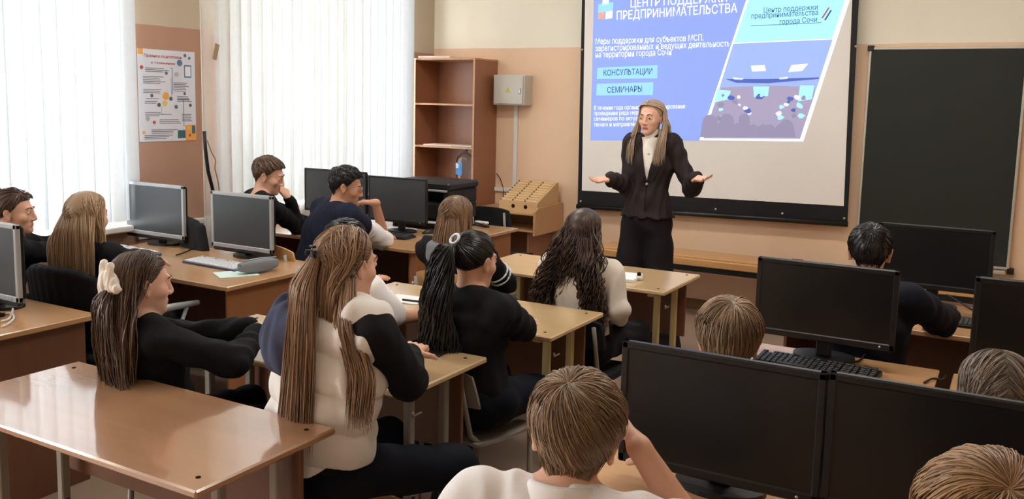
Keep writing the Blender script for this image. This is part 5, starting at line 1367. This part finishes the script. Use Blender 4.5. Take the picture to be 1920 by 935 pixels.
y_ = 2.10; H_ = px(652, 497, y_)
G4 = person('girl in a white quilted vest with very long light brown hair at the third desk', H_, yaw=R_(8), heading=R_(12), hip=(px(588, 840, 2.06)[0], 2.06), pitch=.1, vox=.0045, skin=SKH, sw=.185,
            R=dict(w=px(770, 664, 2.40), el=px(766, 716, 2.19), n=(.2, 0, 1), dir=(-.35, .9, .1), curl=.6), L=dict(w=(-1.95, 2.42, .80), pole=(-1, 0, -.5), n=(0, 0, 1), dir=(.7, .7, 0)), top=C_char, top_kind='puffer', trouser=C_jeans,
            knees={-1: (-1.86, 2.44, .50), 1: (-1.53, 2.36, .50)}, feet={-1: (-1.86, 2.40, .085), 1: (-1.50, 2.40, .085)})
r = G4['rng']; tie = nrm((-.1, -.98, .12)); tp_ = E0 + (ER + .016) * tie
add_hair(G4, H_lb, [(*hair_gather(r, 560, tie, w=.0019), 'head'), (*hair_tail(r, 520, tp_, [tp_ + [-.005, -.045, -.08], (.02, -.205, -.24), (-.035, -.19, -.58)], [(.02, .014), (.042, .03), (.06, .03), (.085, .025)], .004, 14, jit=.07), 'fall'), (*hair_long(r, 260, 0, -.22, back=-.125, spread=.95, w=.0020, zjit=.04), 'fall'), (*curtain_back(r, 200, -.30, .055), 'fall'),
                    (*hair_tail(r, 280, (.068, -.06, -.02), [(.12, -.12, -.14), (.185, -.115, -.28), (.175, -.115, -.46)], [(.02, .03), (.035, .03), (.05, .03), (.045, .03)], .005, 20, jit=.10), 'fall'),
                    (*hair_tail(r, 30, (.0, -.10, -.05), [(.03, -.18, -.15), (.02, -.19, -.35), (.0, -.16, -.58)], [(.02, .01), (.03, .01), (.03, .01), (.03, .01)], .004, 20, jit=.12), 'fall')])
c = G4['H'] + G4['B'] @ (tp_ * 1.03); m = MB(); rv_, bk = G4['B'][:, 0], -G4['B'][:, 1]
for q in (-1, 1): m.tube([c + bk * .004 + rv_ * q * .004, c + bk * .022 + rv_ * q * .014, c + bk * .016 + rv_ * q * .022 + np.array([0, 0, -.012])], [.006, .006, .004], 8); m.tube([c + bk * .012 + np.array([0, 0, q * .016]) - rv_ * .008, c + bk * .012 + np.array([0, 0, q * .016]) + rv_ * .016], .0045, 8)
m.build('hair_clip', M_blackp, G4['root'], G4['org'])
school_chair('plywood school stool under the girl in the white quilted vest', G4['hp'][0], G4['hp'][1] + .05, R_(12), M_plychair, M_greytube, False, .417, back=False)['category'] = 'stool'

y_ = 3.0; H_ = px(651, 462, y_)
B5 = person('pupil in a white T-shirt with black hair hidden behind the girl in the quilted vest', H_, yaw=R_(12), heading=R_(8), hip=(H_[0], 2.95), vox=.006, skin=SK2, sleeve=(.45, .45), L=dict(w=(-2.7, 3.3, .79)), R=dict(w=px(788, 592, 3.2), el=px(744, 594, 3.02), n=(0, 0, 1), dir=(.7, .5, 0)), top=C_white, top_kind='tee')
add_hair(B5, H_blk, [(*hair_short(B5['rng'], 420), 'head')], cap=.012, line=boyline); sit(B5, 'plywood school chair under the pupil in the white T-shirt')

y_ = 2.94; H_ = px(890, 490, y_)
G6 = person('girl with a long black ponytail and black T-shirt at the second desk', H_, yaw=R_(10), heading=R_(12), hip=(px(890, 700, 2.9)[0], 2.90), pitch=.12, build=.98, vox=.005, skin=SK, sleeve=(.46, .46), sw=.182,
            R=dict(w=px(940, 592, 3.30), el=px(984, 618, 3.08), n=(0, 0, 1), dir=(-.8, .4, 0)), L=dict(w=px(962, 588, 3.32), el=(-2.13, 3.12, .80), n=(0, .3, 1), dir=(.95, -.15, -.05), curl=.5), top=C_char, top_kind='tee', trouser=C_jeans,
            knees={-1: (-1.95, 3.30, .50), 1: (-1.68, 3.20, .50)}, feet={-1: (-1.98, 3.0, .085), 1: (*pz(862, 838, 0)[:2], .085)})
r = G6['rng']; tie = nrm((-.10, -.86, .50)); tp_ = E0 + (ER + .02) * tie
add_hair(G6, H_blk, [(*hair_gather(r, 560, tie, w=.002), 'head'), (*hair_tail(r, 560, tp_, [tp_ + [0, -.055, .0], (-.02, -.20, -.14), (-.02, -.175, -.30), (.01, -.165, -.46)], [(.016, .016), (.035, .028), (.06, .04), (.095, .04), (.085, .03)], .016, 30), 'fall')])
c = G6['H'] + G6['B'] @ (tp_ * 1.06); ax_ = nrm(G6['B'] @ tie); u_ = nrm(np.cross(ax_, [0, 0, 1])); v_ = np.cross(ax_, u_)
MB().tube([c + .021 * (math.cos(a) * u_ + math.sin(a) * v_) for a in np.linspace(0, 2 * math.pi, 15)], .0055, 8).build('hair_band', C_stripe, G6['root'], G6['org'])
school_chair('grey school chair with a low back under the girl with the black ponytail', G6['hp'][0] - .03, G6['hp'][1] + .07, R_(12), mat('grey_laminated_ply', srgb(150, 142, 130), .45, .4, noise=((12, 4, 4), .08)), M_greytube, False, .417, True)

y_ = 3.95; H_ = px(857, 410, y_)
G7 = person('girl with a straight brown bob in a dark hoodie at the front desk', H_, yaw=R_(-12), heading=R_(-2), hip=(H_[0] + .02, 3.92), pitch=.1, build=.95, vox=.006, skin=SK, L=dict(w=(-2.85, 4.42, .79)), R=dict(w=px(925, 545, 4.25), el=px(950, 530, 4.12), n=(0, 0, 1), dir=(-.8, .4, 0)), top=C_char, top_kind='hoodie')
r = G7['rng']; add_hair(G7, H_chest, [(*curtain_back(r, 260, -.21, .085), 'fall'), (*hair_long(r, 620, .1, -.215, back=-.10, spread=1.12, w=.0028, zjit=.02, side_y=-.05), 'fall')], cap=.012)
hd = Field()
for a in np.linspace(-1.7, 1.7, 9): p = G7['nb'] - G7['sp'] * .02 + G7['rv'] * .10 * math.sin(a) - G7['fw'] * (.10 * math.cos(a * .7)); hd.cap(p, p - G7['sp'] * .06 * math.cos(a * .6), .034, .040, k=.03)
V, Q = hd.mesh(.007, folds(.006, 50, 4)); np_mesh('hood', V, Q, C_grey, G7['root'], G7['org'])
el_, s_ = G7['arms'][1][0], G7['sh'][1]; d_ = nrm(el_ - s_); u_ = nrm(np.cross(d_, [0, 0, 1])); v_ = np.cross(d_, u_)
for k in (.62, .74): MB().tube([s_ + (el_ - s_) * k + .0625 * (math.cos(a) * u_ + math.sin(a) * v_) for a in np.linspace(0, 2 * math.pi, 21)], .0055, 6).build('sleeve_stripe', C_stripe, G7['root'], G7['org'])
sit(G7, 'plywood school chair under the girl with the brown bob')

y_ = 3.93; H_ = px(1096, 439, y_)
G8 = person('girl with long dark curly hair and cream blouse at the front desk', H_, yaw=R_(-2), heading=R_(2), hip=(px(1085, 640, 3.88)[0], 3.88), pitch=.08, build=.95, vox=.006, skin=SK, L=dict(w=(-2.0, 4.45, .79)), R=dict(w=px(1162, 592, 4.1) - [0, 0, .02], el=px(1160, 560, 3.86) - [0, 0, .05], n=(1, 0, .3), dir=(-.3, .5, -.8)), top=C_cream, top_kind='blouse', collar=C_cream)
r = G8['rng']; add_hair(G8, H_dk, [(*curtain_back(r, 150, -.26, .08, .014), 'fall'), (*hair_long(r, 340, 0, -.34, back=-.12, spread=1.30, wave=.018, wf=46, w=.0028, zjit=.12, flare=.05), 'fall'), (*hair_tail(r, 140, (.04, -.10, .0), [(.08, -.16, -.15), (.12, -.15, -.32), (.13, -.14, -.50)], [(.04, .03), (.06, .03), (.06, .03), (.05, .03)], .018, 44, w=.003, jit=.1), 'fall'), (*hair_tail(r, 90, (-.06, -.06, .0), [(-.13, -.12, -.15), (-.17, -.14, -.27), (-.15, -.14, -.38)], [(.03, .03), (.04, .03), (.05, .03), (.05, .03)], .018, 44, w=.003, jit=.15), 'fall')], cap=.016)
sit(G8, 'dark padded school chair with steel frame under the curly-haired girl', 'pad', low=True)

# ------------------------------------------------------------------ pupils in the left row
y_ = 2.74; H_ = px(27, 399, y_)
P1 = person('pupil in profile with dark tied-back hair at the left edge before the blind', H_, yaw=R_(48), heading=R_(25), hip=(H_[0], 2.62), pitch=.02, roll=0, vox=.006, skin=SK, build=.93, L=dict(w=(-4.55, 3.25, .80)), R=dict(w=(-4.42, 3.20, .80)), top=C_black, top_kind='jacket')
r = P1['rng']; add_hair(P1, H_mid, [(*hair_gather(r, 420, (0, -.75, .65), w=.0022), 'head'), (*hair_short(r, 160, whorl=(.3, .5, .8), length=.9, off=.016), 'head')], cap=.012); MBn = Field().ell(P1['H'] + P1['B'] @ np.array([0, -.085, .10]), (.038, .038, .034)); V, Q = MBn.mesh(.006, folds(.003, 120, 2)); np_mesh('hair_bun', V, Q, H_mid, P1['root'], P1['org'])
office_chair('black office chair under the pupil at the left edge of the photo', P1['hp'][0], P1['hp'][1], R_(15), M_blackmesh, False)

y_ = 2.66; H_ = px(166, 408, y_)
P2 = person('girl with long straight dark blonde hair in a black office chair', H_, yaw=R_(-18), heading=R_(-8), hip=(-3.88, 2.68), vox=.006, skin=SK, build=.93, L=dict(w=(-4.3, 3.18, .80)), R=dict(w=(-4.02, 3.2, .80)), top=C_black, top_kind='sweater')
r = P2['rng']; add_hair(P2, H_bl, [(*curtain_back(r, 420, -.33, .11), 'fall'), (*hair_long(r, 800, .05, -.33, back=-.125, spread=1.3, w=.0028, zjit=.04, flare=.02, side_y=-.06), 'fall')], cap=.016)
office_chair('black office chair with silver armrests behind the girl with long blonde hair', -3.82, 2.74, R_(-3), M_blackmesh, True, M_silver, .94, .50)

y_ = 4.22; H_ = px(504, 330, y_)
B9 = person('boy in a black sweater resting his cheek on his fist by the curtain', H_, yaw=R_(58), heading=R_(32), hip=(H_[0] - .10, 4.10), pitch=.28, roll=.05, vox=.006, skin=SK, R=dict(w=px(541, 372, 4.40), el=px(558, 426, 4.62), n=(.9, .1, .2), dir=(px(520, 345, 4.36) - px(541, 372, 4.40)), curl=1.5), L=dict(w=(-4.35, 4.75, .80)), top=C_black, top_kind='sweater')
add_hair(B9, H_br, [(*hair_short(B9['rng'], 520, off=.014, length=.8, w=.0026), 'head')], cap=.012, line=boyline)
office_chair('dark office chair behind the boy in the black sweater', B9['hp'][0] - .06, B9['hp'][1] - .04, R_(25), M_chair, False, None, .98)

y_ = 4.22; H_ = px(649, 351, y_)
B10 = person('boy in a navy vest and glasses leaning his chin on his hand', H_, yaw=R_(52), heading=R_(28), hip=(H_[0] - .16, 4.02), pitch=.22, vox=.006, skin=SK2, build=1.08, sw=.19, sleeve=(.48, .48), vest=C_navy,
             R=dict(w=px(704, 380, 4.42), el=px(722, 452, 4.60), n=(.5, .2, .9), dir=(px(672, 378, 4.36) - px(704, 380, 4.42)), curl=.8), L=dict(w=(-3.7, 4.75, .80)), top=C_white, top_kind='shirt')
add_hair(B10, H_blk, [(*hair_short(B10['rng'], 560, off=.016, length=.75, w=.0026), 'head')], cap=.014, line=boyline)
m = MB()
for q in (-1, 1): m.tube([B10['H'] + B10['B'] @ np.array([q * .032 + .021 * math.cos(a), .096, .006 + .018 * math.sin(a)]) for a in np.linspace(0, 2 * math.pi, 17)], .0016, 6); m.tube([B10['H'] + B10['B'] @ np.array(p) for p in ((q * .052, .095, .010), (q * .070, .06, .010), (q * .080, -.01, .008))], .0016, 6)
m.tube([B10['H'] + B10['B'] @ np.array(p) for p in ((-.011, .097, .010), (0, .101, .012), (.011, .097, .010))], .0016, 6); m.build('glasses', M_silver, B10['root'], B10['org'])
p = px(566, 480, 3.86); school_chair('bent plywood school chair behind the boy in the navy vest', B10['hp'][0] + .02, B10['hp'][1] + .03, R_(18), M_plychair, M_greytube, False, .43)

# ------------------------------------------------------------------ pupils in the right row
y_ = 1.50; H_ = px(1078, 822, y_)
B11 = person('boy in a white shirt with thick light brown hair, cheek on hand, in the foreground', H_, yaw=R_(-20), heading=R_(-12), hip=(H_[0] + .02, 1.34), pitch=.14, roll=.10, vox=.004, skin=SK, hs=1.0, sleeve=(.40, .40), build=.98, neck=.085, neckf=-.02,
             R=dict(w=px(1198, 838, 1.60), el=px(1292, 985, 1.64), n=(.8, .3, .5), dir=(-.55, .70, .10), curl=.8), L=dict(w=(-.95, 1.60, .80), n=(0, 0, 1)), top=C_white, top_kind='shirt', collar=C_white)
add_hair(B11, H_boy, [(*hair_short(B11['rng'], 3200, whorl=(-.28, -.42, .86), swirl=.9, off=.018, length=1.0, w=.0012, mess=.008), 'head')], cap=.013, line=boyline)
sit(B11, 'plywood school chair under the boy in the white shirt', 'ply', R_(-10))

y_ = 2.44; H_ = px(1366, 643, y_)
B12 = person('boy with brown hair and a reddish ear behind the nearest left black monitor', H_, yaw=R_(-14), heading=R_(-6), hip=(H_[0], 2.50), vox=.005, skin=SKH, L=dict(w=(-.95, 3.0, .79)), R=dict(w=(-.6, 2.98, .80)), top=C_char, top_kind='sweater', build=.93)
add_hair(B12, H_boy, [(*hair_short(B12['rng'], 1900, whorl=(.1, -.2, .95), swirl=.3, off=.018, length=1.05, w=.0014, mess=.006), 'head')], cap=.014, line=boyline)
sit(B12, 'plywood school chair under the brown-haired boy behind the monitors')

y_ = 3.78; H_ = px(1630, 474, y_)
B13 = person('boy with short black hair in a navy jacket facing the chalkboard', H_, yaw=R_(-8), heading=R_(4), hip=(H_[0] + .02, 3.74), vox=.006, skin=SKH, R=dict(w=px(1745, 612, 4.28), el=px(1766, 600, 4.02), n=(0, 0, 1), dir=(-.6, .6, 0)), L=dict(w=(-.75, 4.3, .79)), top=cloth('midnight_jacket', srgb(24, 26, 38)), top_kind='jacket', build=1.05, collar=C_black)
add_hair(B13, H_blk, [(*hair_short(B13['rng'], 700, off=.008, length=.5, w=.002, mess=.003), 'head')], cap=.009, line=boyline)
el_, wr_ = B13['arms'][1]; MB().tube([el_ + np.array([.0, -.02, .064]), el_ + np.array([.035, -.03, .045]), el_ + np.array([.055, -.02, .01])], .004, 6).build('sleeve_stripe', C_stripe, B13['root'], B13['org'])
sit(B13, 'dark padded school chair under the boy in the navy jacket', 'pad', low=True)

y_ = 2.50; H_ = px(1866, 746, y_)
G14 = person('girl with parted ashy brown hair below the right-edge monitor', H_, yaw=R_(-10), heading=0, hip=(H_[0], 2.48), vox=.006, skin=SK, L=dict(w=(-.12, 3.0, .79)), R=dict(w=(.2, 3.0, .79)), top=C_char, top_kind='sweater', build=.9)
r = G14['rng']; add_hair(G14, H_grey, [(*curtain_back(r, 200, -.16, .08), 'fall'), (*hair_long(r, 700, .08, -.16, back=-.10, spread=1.1, w=.0022), 'fall')], cap=.010)
sit(G14, 'plywood school chair under the girl with parted hair')

y_ = 1.22; H_ = px(1850, 1042, y_)
B15 = person('boy with fair tousled hair in the lower right corner', H_, yaw=R_(-12), heading=R_(-4), hip=(H_[0], 1.12), vox=.006, skin=SK, L=dict(w=(-.12, 1.60, .79)), R=dict(w=(.25, 1.6, .79)), top=C_char, top_kind='sweater', build=.95)
add_hair(B15, H_fair, [(*hair_short(B15['rng'], 2400, whorl=(.05, -.45, .88), swirl=.8, off=.016, length=.9, w=.0013, mess=.010), 'head')], cap=.012, line=boyline)
sit(B15, 'plywood school chair under the fair-haired boy')

# charcoal chair at the corner table
c = px(925, 400, 6.1); t = school_chair('empty charcoal padded chair between the printer desk and the corner table', c[0] - .05, 6.35, R_(0), M_chair, M_greytube, True, .46)
